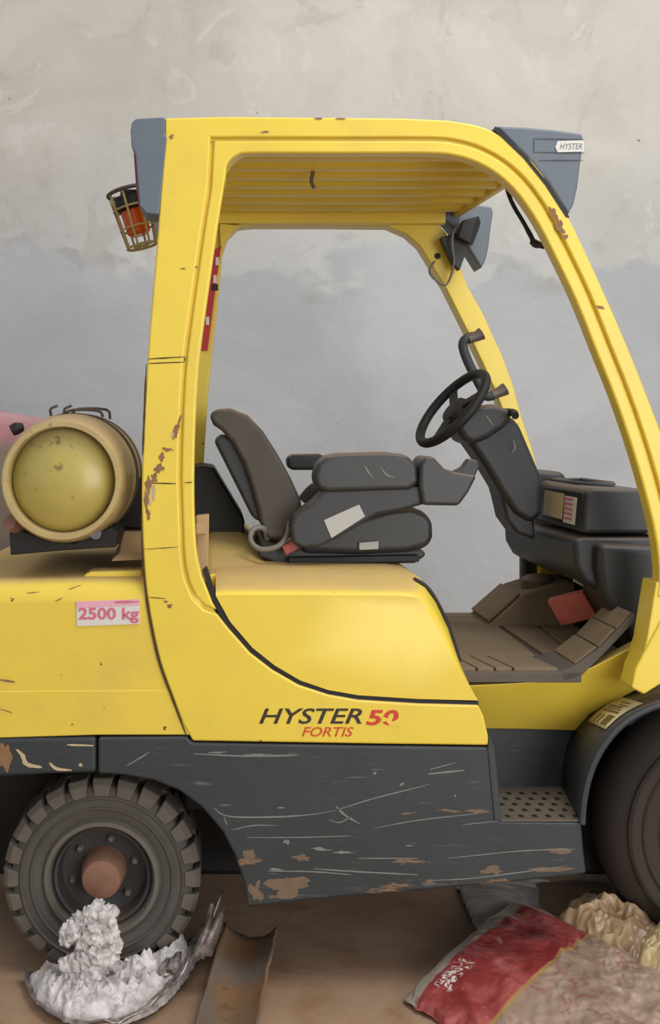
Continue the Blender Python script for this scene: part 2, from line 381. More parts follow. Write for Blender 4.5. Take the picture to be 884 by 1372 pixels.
hexa('front_cross_member', [(slat_end(.09)-.012, .09, ZR-.006), (slat_end(.09)+.012, .09, ZR-.006), (slat_end(.96)+.012, .96, ZR-.006), (slat_end(.96)-.012, .96, ZR-.006), (slat_end(.09)-.012, .09, ZR+.05), (slat_end(.09)+.012, .09, ZR+.05), (slat_end(.96)+.012, .96, ZR+.05), (slat_end(.96)-.012, .96, ZR+.05)], 'yellow_roof', FK, 0.005)
box('far_roof_channel', (0.0, YI-0.035, ZR-0.030), (0.80, YI, ZR+0.03), 'yellow_roof', FK, 0.004)
prism('roof_gusset', [(303, 262), (303, 232), (310, 220), (322, 210), (336, 205), (300, 205)], 0.09, 0.12, 'yellow_roof', FK, 0.002)
prism('roof_gusset', [(301, 300), (322, 302), (312, 308), (303, 322), (296, 332), (294, 300)], YI-0.03, YI, 'yellow_roof', FK, 0.002)
tube('roof_hook', [P(412, 226, .3), P(416, 222, .3), P(419, 232, .3), P(417, 243, .3), P(421, 252, .3)], 0.006, 'copper', FK, 8, 3)
# ---- lamp housings on the roof corners
def front_housing(y0, y1, nm):
    o = prism(nm, [(665, 168), (700, 169), (745, 173), (781, 178), (783, 190), (779, 216), (775, 250), (770, 272), (762, 288), (735, 245), (705, 208), (684, 188)], y0, y1, 'housing', FK, 0.008, yref=0)
    return o
fh = front_housing(0.004, 0.13, 'front_lamp_housing')
prism('housing_seal', [(664, 169), (684, 189), (705, 209), (735, 246), (763, 291), (758, 291), (730, 248), (701, 212), (680, 192), (662, 174)], -0.001, 0.08, 'black', fh)
strips('housing_line', [([(715, 186), (783, 187)], 1.6), ([(715, 204), (783, 205)], 1.6), ([(715, 186), (715, 204)], 1.6), ([(722, 215), (781, 215)], 1.8)], 0.0032, 'grey_dark', fh, 0)
prism('name_plate', [(747, 189), (782, 188), (782, 203), (747, 204), (744, 197)], 0.0015, 0.004, 'white', fh)
text('name_plate_lettering', 'HYSTER', (750, 192, 780, 200), 0.0008, M['housing'], fh, 0.25)
fh2 = front_housing(YI-0.02, YI+0.09, 'front_lamp_housing')
lm = hexa('work_lamp', [P(612, 318, .86), P(630, 328, .86), P(634, 330, .98), P(614, 320, .98), P(618, 296, .86), P(642, 288, .86), P(646, 300, .98), P(620, 296, .98)], 'black', fh2, 0.008)
prism('lamp_bracket', [(590, 318), (610, 312), (628, 318), (624, 340), (616, 362), (606, 352)], 0.90, 0.94, 'grey_dark', fh2, 0.004)
tube('lamp_cable', [P(616, 300, .9), P(607, 312, .88), P(606, 330, .88), P(608, 352, .9), P(602, 375, .92), P(594, 382, .92), P(580, 372, .92), P(575, 362, .93), P(582, 350, .94)], 0.004, 'wire', fh2, 8, 4)
tube('roof_cable', [P(674, 228, .13), P(680, 256, .14), P(688, 276, .14), P(700, 296, .14), P(712, 318, .13), P(716, 326, .12), P(729, 330, .065)], [0.006, 0.006, 0.006, 0.006, 0.007, 0.011, 0.008], 'black', FK, 8, 3)
# rear corner
def rear_housing(y0, y1):
    return prism('rear_lamp_housing', [(182, 159), (200, 158), (221, 157), (221, 181), (224, 184), (218, 240), (213, 288), (196, 286), (187, 276), (184, 240), (181, 205), (176, 195), (175, 175), (177, 164)], y0, y1, 'housing', FK, 0.009, 3, yref=0)
rh = rear_housing(-0.002, 0.11)
prism('tail_lens', [(179, 206), (182, 206), (185, 240), (189, 279), (186, 276), (182, 250)], 0.01, 0.10, 'red_lens', rh, 0.002)
rear_housing(YI-0.03, YI+0.09)
# beacon in its wire cage
yb = 0.34
A, B = P(172, 257, yb), P(191, 330, yb)
axis = (B-A).normalized(); e1 = axis.cross(Vector((0, 1, 0))).normalized(); e2 = axis.cross(e1).normalized()
bc = obox('beacon_bracket', P(190, 262, yb)+Vector((0.03, 0, 0)), (0.09, 0, 0), (0, 0.04, 0), (0, 0, 0.01), 'black', FK, 0.002)
box('beacon_hanger', (-.125, yb-.03, 2.165), (-.105, yb+.03, ZR), 'yellow_roof', bc, .002)
def ring(cn, r, k=24): return [cn+(e1*math.cos(2*math.pi*j/k)+e2*math.sin(2*math.pi*j/k))*r for j in range(k)]
def cone(name, st, mat, parent, n=24):
    v = []; f = []
    for tt, r in st: v += ring(A+axis*tt, r, n)
    for i in range(len(st)-1):
        for j in range(n): f.append([i*n+j, i*n+(j+1) % n, (i+1)*n+(j+1) % n, (i+1)*n+j])
    f.append(list(range(n))); f.append([(len(st)-1)*n+j for j in range(n)])
    return mk(name, v, f, mat, parent)
cone('beacon_base', [(0.012, .03), (0.014, .048), (0.05, .048), (0.055, .04)], 'black', bc)
cone('beacon_lens', [(0.055, .036), (0.06, .039), (0.10, .036), (0.125, .034), (0.133, .024)], 'orange', bc)
tube('cage_ring', ring(A, 0.062), 0.006, 'strap', bc, 8, 0, True)
tube('cage_ring', ring(A+axis*0.165, 0.045), 0.004, 'cage', bc, 8, 0, True)
tube('cage_ring', ring(A+axis*0.11, 0.051), 0.003, 'cage', bc, 6, 0, True)
tube('cage_ring', ring(A+axis*0.05, 0.057), 0.003, 'cage', bc, 6, 0, True)
for j in range(8):
    a = 2*math.pi*(j+.3)/8; dv = e1*math.cos(a)+e2*math.sin(a)
    tube('cage_wire', [A+dv*0.062, A+axis*0.165+dv*0.045], 0.0035, 'cage', bc, 6)
for j in range(2):
    dv = e1*math.cos(j*1.57+.6)+e2*math.sin(j*1.57+.6)
    tube('cage_wire', [A+axis*0.165+dv*0.045, A+axis*0.165-dv*0.045], 0.003, 'cage', bc, 6)
# red webbing hanging on the far rear leg
hexa('hanging_belt', [P(270, 470, .94), P(278, 470, .94), P(278, 470, .955), P(270, 470, .955), P(286, 335, .94), P(296, 330, .94), P(296, 330, .955), P(286, 335, .955)], 'red_strap', FK, 0.001)
for a, b in ((291, 350), (288, 374), (278, 430)):
    obox('belt_tag', P(a, b, .937), (.006, 0, 0), (0, .002, 0), (0, 0, .014), 'white', FK)
obox('belt_clip', P(288, 385, .937), (.011, 0, 0), (0, .004, 0), (0, 0, .011), 'black', FK, 0.002)

# ---- counterweight
cw = prism('counterweight', [(-110, 984), (-120, 850), (-112, 804), (-90, 781), (0, 779), (120, 777), (180, 777), (290, 777), (290, 984)], 0.006, YF, 'yellow_cw', FK, 0.06, 7)
prism('counterweight_lower', [(-112, 926), (290, 924), (290, 985), (130, 985), (0, 989), (-110, 994)], 0.0045, YF, 'yellow_cw', cw, 0.004, 3)
prism('counterweight_base', [(-108, 994), (0, 989), (129, 987), (129, 1036), (60, 1038), (0, 1041), (-40, 1060), (-70, 1120), (-95, 1120)], 0.002, YF, 'skirt', cw, 0.012, 3)
prism('counterweight_lip', [(112, 770), (122, 766), (190, 764), (192, 785), (112, 785)], 0.075, 0.17, 'yellow_cw', cw, 0.008, 4)
box('wheel_well', (-0.80, 0.36, 0.16), (1.30, 0.70, 0.62), 'black', FK, 0.02)
box('wheel_well_back', (-0.82, 0.30, 0.15), (-0.66, 0.76, 0.60), 'black', FK, 0.04)
strips('counterweight_seam', [([(a-1.2, b) for a, b in [(190, 690), (192, 740), (196, 790), (204, 840), (215, 888), (230, 930), (245, 970), (252, 988)]], 3.4)], 0.0008, 'dark_line', FK, 0.1)
strips('counterweight_scuff', [([(0, 911), (20, 914)], 3), ([(36, 795), (52, 793)], 1.4), ([(92, 790), (108, 784)], 1.4), ([(0, 950), (16, 955)], 1.6), ([(74, 806), (84, 801)], 1.4)], 0.0012, 'chip', cw)
# capacity plate
lb = prism('capacity_label', [(102, 806), (187, 803), (187, 836), (103, 839)], 0.003, 0.0065, 'white', FK)
prism('label_band', [(102, 806), (187, 803), (187, 811), (102, 815)], 0.0025, 0.004, 'label_pink', lb)
text('label_lettering', '2500 kg', (105, 814, 186, 835), 0.0022, M['pink_ink'], lb, 0, 0.03)
text('label_small_lettering', 'CAPACITY', (152, 804, 186, 810), 0.0018, M['pink_ink'], lb) if False else None
strips('label_small_print', [([(153, 807), (186, 806)], 2.6)], 0.0018, 'pink_ink', lb, 0.5)
# dusty plates around the rear leg and the dark bracket behind the seat
hexa('mount_plate', [P(148, 752, .10), P(196, 750, .10), P(262, 725, .45), P(160, 728, .45), P(160, 742, .12), P(196, 740, .12), P(258, 704, .42), P(166, 703, .42)], 'tan', FK, 0.004)
prism('leg_base_plate', [(262, 692), (280, 690), (279, 764), (264, 768)], 0.10, 0.16, 'tan', FK, 0.004)
hexa('plate_step', [P(262, 716, .08), P(276, 716, .08), P(278, 716, .2), P(262, 716, .2), P(262, 702, .08), P(274, 705, .08), P(279, 697, .2), P(262, 697, .2)], 'tan', FK, 0.003)
prism('rear_bracket', [(196, 636), (270, 624), (286, 627), (328, 697), (326, 716), (196, 716)], 0.55, 0.92, 'black', FK, 0.008)
# ---- hood
hood_px = [(289, 774), (304, 773), (420, 773), (540, 774), (563, 777), (580, 787), (595, 808), (612, 846), (627, 895), (641, 939), (560, 937), (480, 932), (440, 925), (402, 912), (368, 892), (338, 868), (308, 833), (292, 804)]
hxz = [XZ(a, b, 0) for a, b in hood_px]
drop = [1, 1, 1, 1, 1, 1, .75, .4, .15] + [0]*9
back = [0, 0, 0, 0, .25, .7, 1, 1, .7] + [0]*9
v = []; f = []; hn = len(hxz)
secs = ((.004, .048, .034), (.008, .043, .028), (.018, .036, .021), (.04, .028, .014), (.09, .012, .005), (.15, .002, .001), (.2, 0, 0), (.86, 0, 0), (.93, .012, .006), (1.0, .036, .02), (1.016, .048, .03))
for yy, dz_, dx_ in secs: v += [(x-b*dx_, yy, z-d_*dz_) for (x, z), d_, b in zip(hxz, drop, back)]
for i in range(len(secs)-1):
    for j in range(hn): f.append([i*hn+j, i*hn+(j+1) % hn, (i+1)*hn+(j+1) % hn, (i+1)*hn+j])
f += [list(range(hn))[::-1], [(len(secs)-1)*hn+j for j in range(hn)]]
hood = mk('hood', v, f, 'yellow', FK, angle=33)
gap = [(271, 765), (277, 760), (289, 798), (308, 832), (338, 867), (368, 891), (402, 911), (440, 925), (480, 932), (560, 937), (641, 940), (641, 945), (560, 943), (480, 938), (440, 932), (400, 919), (365, 899), (335, 876), (305, 842), (285, 809)]
prism('hood_seal', gap, 0.009, 0.05, 'black', FK)
tube('hood_front_seal', [(x-.004*b_, .09, z-.01*d_) for (x, z), d_, b_ in list(zip(hxz, drop, back))[4:9]], 0.0065, 'black', FK, 8, 3)
hz = 1.085
v = []; f = []
hump = []
N = 14
for j in range(N+1):                                   # raised rear edge of the hood, wrapping the back of the seat
    q = j/N
    y = 0.12+q*0.88; sm_ = min(1, q*1.6); zt = hz+.004+.086*sm_*sm_*(3-2*sm_)
    xx = 0.0
    ring_ = [(-0.028, hz-.06), (-0.028, zt-0.012), (-0.020, zt), (0.075, zt), (0.10, hz+(zt-hz)*.8), (0.135, hz+(zt-hz)*.4), (0.18, hz-.002), (0.18, hz-.06)]
    v += [(a-0.0, y, b) for a, b in ring_]
n = 8
for j in range(N):
    for i in range(n): f.append([j*n+i, j*n+(i+1) % n, (j+1)*n+(i+1) % n, (j+1)*n+i])
f.append(list(range(n))); f.append([N*n+i for i in range(n)])
mk('hood_rear_ridge', v, f, 'yellow', hood, 0.01, 3)

# ---- lettering on the side panel
text('maker_lettering', 'HYSTER', (347, 949, 485, 970), -0.0008, M['ink'], FK, 0.3, 0.014)
tx = text('model_lettering', '50', (490, 951, 534, 972), -0.0008, M['red_ink'], FK, 0.2, 0.03)
text('series_lettering', 'FORTIS', (404, 974, 474, 987), -0.0008, M['orange_ink'], FK, 0.3, 0.016)
prism('worn_lettering_patch', [(512, 960), (520, 963), (527, 967), (533, 963), (535, 974), (522, 972), (517, 966), (511, 968)], -0.0013, -0.0006, 'yellow', FK)
# ---- chips and cracks on the yellow paint
blots('paint_chip', [(237, 575, 4, 16, .3), (224, 602, 8, 2.5, .1), (217, 612, 4, 6, .3), (213, 628, 6, 8, .4), (207, 640, 5, 7, .2), (199, 650, 4, 12, 0.1), (196, 672, 3, 14, 0), (199, 690, 3, 8, 0),
     (742, 288, 5, 12, -.5), (750, 304, 6, 12, -.5), (758, 317, 6, 3, .2), (227, 812, 4, 3, 0), (222, 806, 3, 1.5, 0), (285, 190, 3, 1.5, 0), (805, 412, 7, 1.8, .2), (230, 183, 3, 4, .6), (426, 158.8, 6, 1.6, 0), (456, 159, 7, 1.4, 0), (355, 177, 7, 1.4, -.1), (263, 358, 2, 2, 0), (245, 360, 5, 1, 0)], -0.0012, 'chip', FK)
blots('bare_filler_patch', [(233, 580, 4, 9, .3), (198, 662, 5, 16, 0), (206, 660, 3, 12, .1), (748, 296, 3, 8, -.5)], -0.0008, 'chip_pale', FK)
strips('paint_crack', [([(198, 481), (248, 478)], 2), ([(199, 487), (247, 485)], 2), ([(248, 478), (247, 485)], 1.6), ([(193, 647), (236, 648)], 1.6), ([(247, 647), (258, 646)], 1.6), ([(196, 487), (193, 560), (191, 610)], 3), ([(192, 736), (238, 733)], 1), ([(196, 800), (222, 802)], 1)], -0.001, 'dark_line', FK)
# ---- grey skirt, step and footwell side
sk = prism('side_skirt', [(131, 988), (250, 987), (258, 995), (500, 999), (658, 1001), (664, 1030), (671, 1100), (779, 1101), (782, 1140), (786, 1171), (700, 1181), (560, 1194), (450, 1203), (331, 1216), (327, 1185), (316, 1150), (298, 1115), (270, 1082), (240, 1060), (205, 1046), (165, 1039), (131, 1037)], 0.0, 0.09, 'skirt', FK, 0.008, 3)
strips('skirt_scratch', [([(286, 1082), (300, 1092), (330, 1095), (400, 1093), (450, 1086)], 2), ([(452, 1085), (500, 1070), (575, 1051)], 1.6), ([(450, 1080), (462, 1092), (482, 1104)], 2.6), ([(310, 1112), (340, 1106), (372, 1106)], 1.6),
   ([(574, 1037), (622, 1032)], 2.4), ([(576, 1031), (610, 1022)], 1.6), ([(500, 1110), (560, 1099), (640, 1090)], 1.4), ([(330, 1122), (400, 1122), (470, 1120)], 1.6), ([(420, 1164), (480, 1168), (560, 1172)], 2.2), ([(360, 1167), (420, 1168), (470, 1172)], 1.8), ([(480, 1150), (560, 1150)], 1.4), ([(260, 1010), (330, 1013), (400, 1012)], 2.6), ([(170, 1026), (200, 1008)], 1.8), ([(300, 1094), (304, 1106)], 1.4), ([(620, 1105), (668, 1100)], 1.4), ([(440, 1098), (455, 1102), (470, 1094)], 1.6), ([(570, 1180), (640, 1176), (760, 1160)], 1.6), ([(600, 1150), (700, 1140), (770, 1138)], 1.6)], -0.0006, 'scratch', sk)
blots('skirt_fleck', [(502, 1036, 2.5, 2, 0), (376, 1082, 6, 1.4, 0), (610, 1066, 1.2, 2.5, .3), (548, 1133, 6, 1.2, 0), (384, 1128, 5, 3.5, 0), (430, 1138, 14, 2.6, .1), (538, 1051, 4, 1.6, -.6), (345, 1011, 20, 1.3, 0), (290, 1008, 14, 1.3, 0), (460, 1142, 12, 2.2, 0), (370, 1165, 10, 2, 0)], -0.0006, 'scratch', sk)
blots('bare_patch', [(385, 1187, 32, 14, -.1), (405, 1150, 12, 5, 0), (335, 1145, 9, 10, 0), (343, 1195, 9, 16, 0), (600, 1086, 18, 2, .1), (640, 1087, 16, 3, .1), (545, 1090, 10, 1.6, -.1), (660, 1166, 16, 6, 0), (748, 1140, 20, 4, 0), (735, 1165, 30, 4, 0)], -0.0003, 'rust_patch', sk)
strips('base_scratch', [([(22, 1004), (30, 1012), (36, 1024), (56, 1028)], 6), ([(66, 1022), (76, 1030), (96, 1032)], 4), ([(90, 998), (125, 999)], 3), ([(106, 1024), (110, 1026)], 5)], 0.001, 'chip_pale', cw)
blots('base_patch', [(6, 1012, 12, 20, 0)], 0.0014, 'chip', cw)
prism('skirt_edge_trim', [(655, 985), (662, 1001), (672, 1100), (662, 1100), (653, 1003)], -0.004, 0.06, 'grey_dark', FK, 0.004)
ZS = XZ(0, 1100, 0)[1]
stp = hexa('step_plate', [P(671, 1101, 0), P(781, 1101, 0), (1.02, .28, ZS-.012), (.745, .28, ZS-.012), P(671, 1099, 0), P(780, 1099, 0), (1.02, .28, ZS+.002), (.745, .28, ZS+.002)], simple('worn_step_metal', (100, 90, 80), .6, .25, scale=25), FK, 0.004)
v = []; f = []
for r in range(5):
    for c in range(6):
        cx = 0.775+c*0.036+(r % 2)*0.018+0.004*r; cy = 0.03+r*0.045
        b = len(v); v += [(cx-.007, cy-.008, ZS+.0035), (cx+.007, cy-.008, ZS+.0035), (cx+.004, cy+.009, ZS+.0035), (cx-.006, cy+.009, ZS+.0035)]; f.append([b, b+1, b+2, b+3])
h = mk('step_perforation', v, f, 'black', stp, smooth=False); h['kind'] = 'stuff'
prism('step_well_panel', [(620, 972), (790, 975), (775, 1062), (620, 1062)], 0.27, 0.30, 'skirt', FK, 0.003)
prism('hood_base_panel', [(630, 940), (657, 998), (662, 1001), (672, 1100), (640, 1100), (620, 940)], 0.02, 0.30, 'skirt', FK)
fp_t = [(620, 919), (700, 915), (760, 909), (800, 891), (850, 866), (885, 848)]
fp_b = [(620, 976), (700, 977), (771, 979), (790, 957), (850, 926), (885, 912)]
ft, fb = [P(a, b, .12) for a, b in fp_t], [P(a, b, y_) for (a, b), y_ in zip(fp_b, (.25, .25, .25, .24, .2, .18))]
v = ft+fb+[p+Vector((0, .05, 0)) for p in ft]+[p+Vector((0, .05, 0)) for p in fb]; f = []
for i in range(5): f += [[i, i+1, i+7, i+6], [i+12, i+13, i+19, i+18], [i, i+1, i+13, i+12], [i+6, i+7, i+19, i+18]]
f += [[0, 6, 18, 12], [5, 11, 23, 17]]
mk('floor_side_panel', v, f, 'yellow', FK, 0.004, 3, angle=25)
# fender over the front wheel
near = [(779, 1103), (781, 1075), (787, 1045), (797, 1018), (812, 993), (833, 970), (858, 954), (890, 942), (930, 935), (980, 935), (1030, 945), (1075, 970)]
farp = [(756, 1060), (757, 1035), (760, 1010), (766, 990), (776, 972), (791, 956), (812, 941), (850, 926), (884, 915), (930, 912), (970, 920), (1010, 940)]
na, fa = cr([P(a, b, 0) for a, b in near], 3), cr([P(a, b, .27) for a, b in farp], 3)
v = na+fa; n = len(na)
fd = mk('front_fender', v, [[i, i+1, i+1+n, i+n] for i in range(n-1)], 'cowl', FK, solid=0.014)
tube('fender_edge', [p+Vector((0, -.004, 0)) for p in na], 0.009, 'grey_dark', fd, 8)
def on_fender(px0, px1, l0, l1, lift=0.010):
    out = []
    for a, b in ((px0, l0), (px1, l0), (px1, l1), (px0, l1)):
        i = min(range(n), key=lambda q: abs(VX+na[q].x*F/D-a)); out.append(na[i].lerp(fa[i], b))
    nn = (out[1]-out[0]).cross(out[3]-out[0]).normalized()
    if nn.z < 0: nn = -nn
    return [p+nn*lift for p in out]
def fen(u, l, lift):
    a = 820+(868-820)*u; q_ = min(range(n), key=lambda k_: abs(VX+na[k_].x*F/D-a))
    k0 = max(0, min(n-2, q_ if VX+na[q_].x*F/D <= a else q_-1)); p0, p1 = VX+na[k0].x*F/D, VX+na[k0+1].x*F/D
    t_ = (a-p0)/(p1-p0); A_, B_ = na[k0].lerp(na[k0+1], t_), fa[k0].lerp(fa[k0+1], t_)
    nn = (na[k0+1]-na[k0]).cross(fa[k0]-na[k0]).normalized()
    if nn.z < 0: nn = -nn
    return A_.lerp(B_, l)+nn*lift
K_ = 10; v = []; f = []
for i in range(K_+1): v += [fen(i/K_, .10, .0115), fen(i/K_, .72, .0115)]
for i in range(K_): f.append([2*i, 2*i+1, 2*i+3, 2*i+2])
st = mk('fender_sticker', v, f, 'label_tan', fd, solid=.001)
v = []; f = []
for (u0, u1, w0, w1) in ((.06, .34, .12, .42), (.06, .30, .55, .62), (.06, .30, .72, .80), (.42, .48, .15, .85), (.52, .56, .2, .8), (.6, .66, .3, .85), (.70, .74, .2, .6), (.82, .86, .3, .7)):
    b = len(v)
    for uu, ww in ((u0, w0), (u1, w0), (u1, w1), (u0, w1)): v.append(fen(uu, .1+.62*ww, .0130))
    f.append([b, b+1, b+2, b+3])
mk('sticker_print', v, f, 'brown_ink', st, smooth=False)['kind'] = 'stuff'

# ---- floor mat
YM = .115; ZF = XZ(0, 900, YM)[1]
def seg3(lst): return [Vector(p) for p in lst]
mx0, mx1, mx2 = 0.58, 0.95, 1.15
slope_z = 0.145
fm = box('floor_mat', (mx0, YM, ZF-.03), (1.0, 1.03, ZF), 'mat_edge', FK, 0.003)
def pad(x0_, x1_, x2_, x3_, ya, yb_, slope=False):       # raised mat pads
    def zz(x): return ZF+(max(0, x-mx1)/(mx2-mx1)*slope_z)
    bt = [(x0_, ya), (x1_, ya), (x2_, yb_), (x3_, yb_)]
    hexa('mat_pad', [(a, b, zz(a)-.002) for a, b in bt]+[(a, b, zz(a)+.010) for a, b in bt], 'mat', fm, 0.003, 2)
ex = [0.60, 0.66, 0.715, 0.765, 0.815, 0.94]
for i in range(5): pad(ex[i]+.003, ex[i+1]-.003, ex[i+1]-.035, ex[i]-.03, YM+.008, YM+.17)
pad(.585, .925, .945, .585, YM+.18, .93)
pad(.585, .945, .945, .585, .94, 1.025)
mx1 = 9
box('floor_mat_front', (.99, YM+.19, ZF-.03), (1.22, 1.03, ZF), 'mat_edge', fm, .003)
pad(.955, 1.04, 1.07, .955, .33, .76); pad(1.05, 1.2, 1.2, 1.08, .33, .76)
lip = [(.945, 0), (.985, .018), (1.05, .065), (1.10, .115), (1.145, .16), (1.152, .145), (1.108, .098), (1.058, .045), (1.0, -.012), (.945, -.03)]
prism_xz('mat_lip', [(a, ZF+b) for a, b in lip], YM, YM+.20, 'mat_edge', fm, .003)
for a in (0, 1, 2):
    (xa, za), (xb, zb) = lip[a+1], lip[a+2]; dx_, dz_ = (xb-xa)*.04, (zb-za)*.04
    hexa('mat_pad', [(xa+dx_, YM+.012, ZF+za-.002), (xb-dx_, YM+.012, ZF+zb-.002), (xb-dx_, YM+.19, ZF+zb-.002), (xa+dx_, YM+.19, ZF+za-.002), (xa+dx_-.005, YM+.012, ZF+za+.003), (xb-dx_-.005, YM+.012, ZF+zb+.003), (xb-dx_-.005, YM+.19, ZF+zb+.003), (xa+dx_-.005, YM+.19, ZF+za+.003)], 'mat', fm, .003, 2)
fr = prism_xz('footrest', [(.90, ZF), (1.03, ZF+.115), (1.16, ZF+.155), (1.20, ZF+.155), (1.20, ZF)], .77, 1.03, 'mat', fm, 0.008)
hexa('footrest_pad', [(.915, .785, ZF+.018), (1.02, .785, ZF+.11), (1.02, 1.015, ZF+.11), (.915, 1.015, ZF+.018), (.908, .785, ZF+.026), (1.014, .785, ZF+.118), (1.014, 1.015, ZF+.118), (.908, 1.015, ZF+.026)], 'mat', fm, 0.003)
lathe('footrest_dome', [(0.055, -.03), (.055, .0), (.042, .014), (.02, .02), (.004, .021)], (1.10, .86, ZF+.15), 'vinyl_dust', fm, 24, axis='z')
# ---- front cowl and dashboard
co = prism_xz('front_cowl', [XZ(a, b, .26) for a, b in [(796, 727), (840, 729), (885, 732), (905, 738), (905, 850), (858, 862), (838, 862), (828, 835), (815, 820), (803, 795), (796, 760)]], 0.22, 0.42, 'cowl', FK, 0.022, 4)
prism_xz('knee_panel', [(1.03, 1.165), (1.06, 1.175), (1.3, 1.175), (1.32, 1.02), (1.10, 1.02), (1.06, 1.045), (1.035, 1.09)], 0.27, 1.04, 'cowl', co, 0.018, 4)
box('cowl_far_post', (1.085, .985, ZF), (1.33, 1.04, 1.06), 'cowl', co, 0.012)
box('firewall', (1.24, .40, ZF-.1), (1.32, 1.0, 1.06), 'black', co, 0.004)
db = prism_xz('dashboard', [(1.055, 1.185), (1.065, 1.30), (1.085, 1.318), (1.27, 1.308), (1.37, 1.275), (1.385, 1.185)], 0.27, 0.76, 'cowl', FK, 0.014, 4)
box('dash_tray', (1.11, .45, 1.312), (1.20, .70, 1.3185), 'black', db, 0.002)
tube('tray_rim', [(1.105, .44, 1.32), (1.205, .44, 1.32), (1.205, .71, 1.32), (1.105, .71, 1.32)], 0.008, 'cowl', db, 8, 0, True)
prism_xz('dash_panel', [(1.057, 1.20), (1.0655, 1.30), (1.062, 1.30), (1.0535, 1.20)], 0.29, 0.66, 'black', db)
def card(nm, ya, yb_, za, zb, mt):
    hx = lambda z: 1.0525+(z-1.20)*0.085
    return hexa(nm, [(hx(za), ya, za), (hx(za), yb_, za), (hx(za)-.002, yb_, za), (hx(za)-.002, ya, za), (hx(zb), ya, zb), (hx(zb), yb_, zb), (hx(zb)-.002, yb_, zb), (hx(zb)-.002, ya, zb)], mt, db)
card('instruction_card', .45, .64, 1.212, 1.29, 'label_tan')
cd = card('warning_card', .33, .435, 1.205, 1.285, 'white')
for i in range(5):
    z_ = 1.216+i*.0145; xx = 1.0495+(z_-1.20)*.085
    hexa('card_print_line', [(xx, .355, z_), (xx, .43, z_), (xx-.001, .43, z_), (xx-.001, .355, z_), (xx, .355, z_+.006), (xx, .43, z_+.006), (xx-.001, .43, z_+.006), (xx-.001, .355, z_+.006)], 'pink_ink', cd)
# near side of the dashboard ends in a rounded cap, with the column to the far side
prism_xz('instrument_pod', [(1.02, 1.25), (1.03, 1.335), (1.07, 1.35), (1.16, 1.345), (1.18, 1.30), (1.18, 1.25)], 0.76, 0.98, 'cowl', db, 0.02, 4)
obox('white_tag', P(781, 776, .40)+Vector((0,-.13,0))*0, (.022, 0, -.012), (0, .003, 0), (.008, 0, .018), 'grey_label', co)
# pedals
pc = P(767, 814, .45)
pd = obox('brake_pedal', pc, (0.006, 0.01, 0.006), (0.042, -.04, 0.02), (0.022, .0, -0.038), 'red_pad', FK, 0.006)
for i in range(4):
    obox('pedal_rib', pc+Vector((0.022, 0, -0.038))*(-.7+i*.45)+Vector((-.009, -.008, .004)), (0.003, .002, 0.002), Vector((0.042, -.04, 0.02))*.8, (0.003, 0, -.005), 'red_pad', pd)
tube('pedal_arm', [pc, pc+Vector((.09, .02, .10)), pc+Vector((.13, .03, .2))], 0.012, 'black', pd, 8)
obox('accelerator_pedal', P(800, 800, .50)+Vector((0.03, 0, .0)), (0.004, 0, 0.006), (0, .035, 0), (.04, 0, .06), 'black', FK, 0.004)
# ---- steering column and wheel
ys = 0.60
col = prism('steering_column', [(612, 577), (630, 596), (648, 622), (672, 662), (690, 688), (712, 702), (728, 690), (727, 640), (715, 612), (698, 572), (686, 556), (655, 566)], ys-.07, ys+.08, 'cowl', FK, 0.022, 4)
prism('column_head', [(610, 574), (622, 556), (640, 544), (662, 541), (683, 549), (690, 558), (676, 574), (655, 588), (634, 597), (622, 590)], ys-.09, ys+.10, 'dark', col, 0.026, 4)
strips('column_scratch', [([(650, 556), (655, 562), (661, 571)], 2), ([(688, 590), (690, 600), (686, 606)], 1.6)], ys-.0915, 'scratch', col)
tube('column_lever', [P(676, 552, ys-.02), P(688, 553, ys-.1), P(690, 557, ys-.14)], 0.012, 'black', col, 8, 3)
prism('column_lower_cover', [(666, 645), (690, 676), (716, 692), (718, 724), (692, 714), (679, 696), (673, 670)], ys-.05, ys+.10, 'cowl', col, 0.014)
wc = P(606, 547, ys-.02)
nv = Vector((-.74, -.18, .62)).normalized(); ua = Vector((.645, 0, .77)); ua = (ua-nv*ua.dot(nv)).normalized(); ub = nv.cross(ua)
Rw = 0.142
sw = tube('steering_wheel', [wc+(ua*math.cos(2*math.pi*j/48)+ub*math.sin(2*math.pi*j/48))*Rw for j in range(48)], 0.0155, 'black', FK, 12, 0, True)
hubv = []; hubf = []
for tt, r in ((-.03, .03), (-.025, .045), (.0, .05), (.012, .044), (.016, .02)):
    hubv += [wc+nv*(tt-.012)+(ua*math.cos(2*math.pi*j/24)+ub*math.sin(2*math.pi*j/24))*r for j in range(24)]
for i in range(4):
    for j in range(24): hubf.append([i*24+j, i*24+(j+1) % 24, (i+1)*24+(j+1) % 24, (i+1)*24+j])
hubf += [list(range(24)), [96+j for j in range(24)]]
mk('wheel_hub', hubv, hubf, 'black', sw)
for a in (1.1, 3.14+.35, 5.4):
    dv = ua*math.cos(a)+ub*math.sin(a); tv = nv.cross(dv)
    obox('spoke', wc+dv*.09-nv*.008, dv*.055, tv*.016, nv*.006, 'black', sw, 0.005)
tube('steering_shaft', [wc-nv*.02, P(640, 575, ys)], 0.026, 'black', sw, 12)
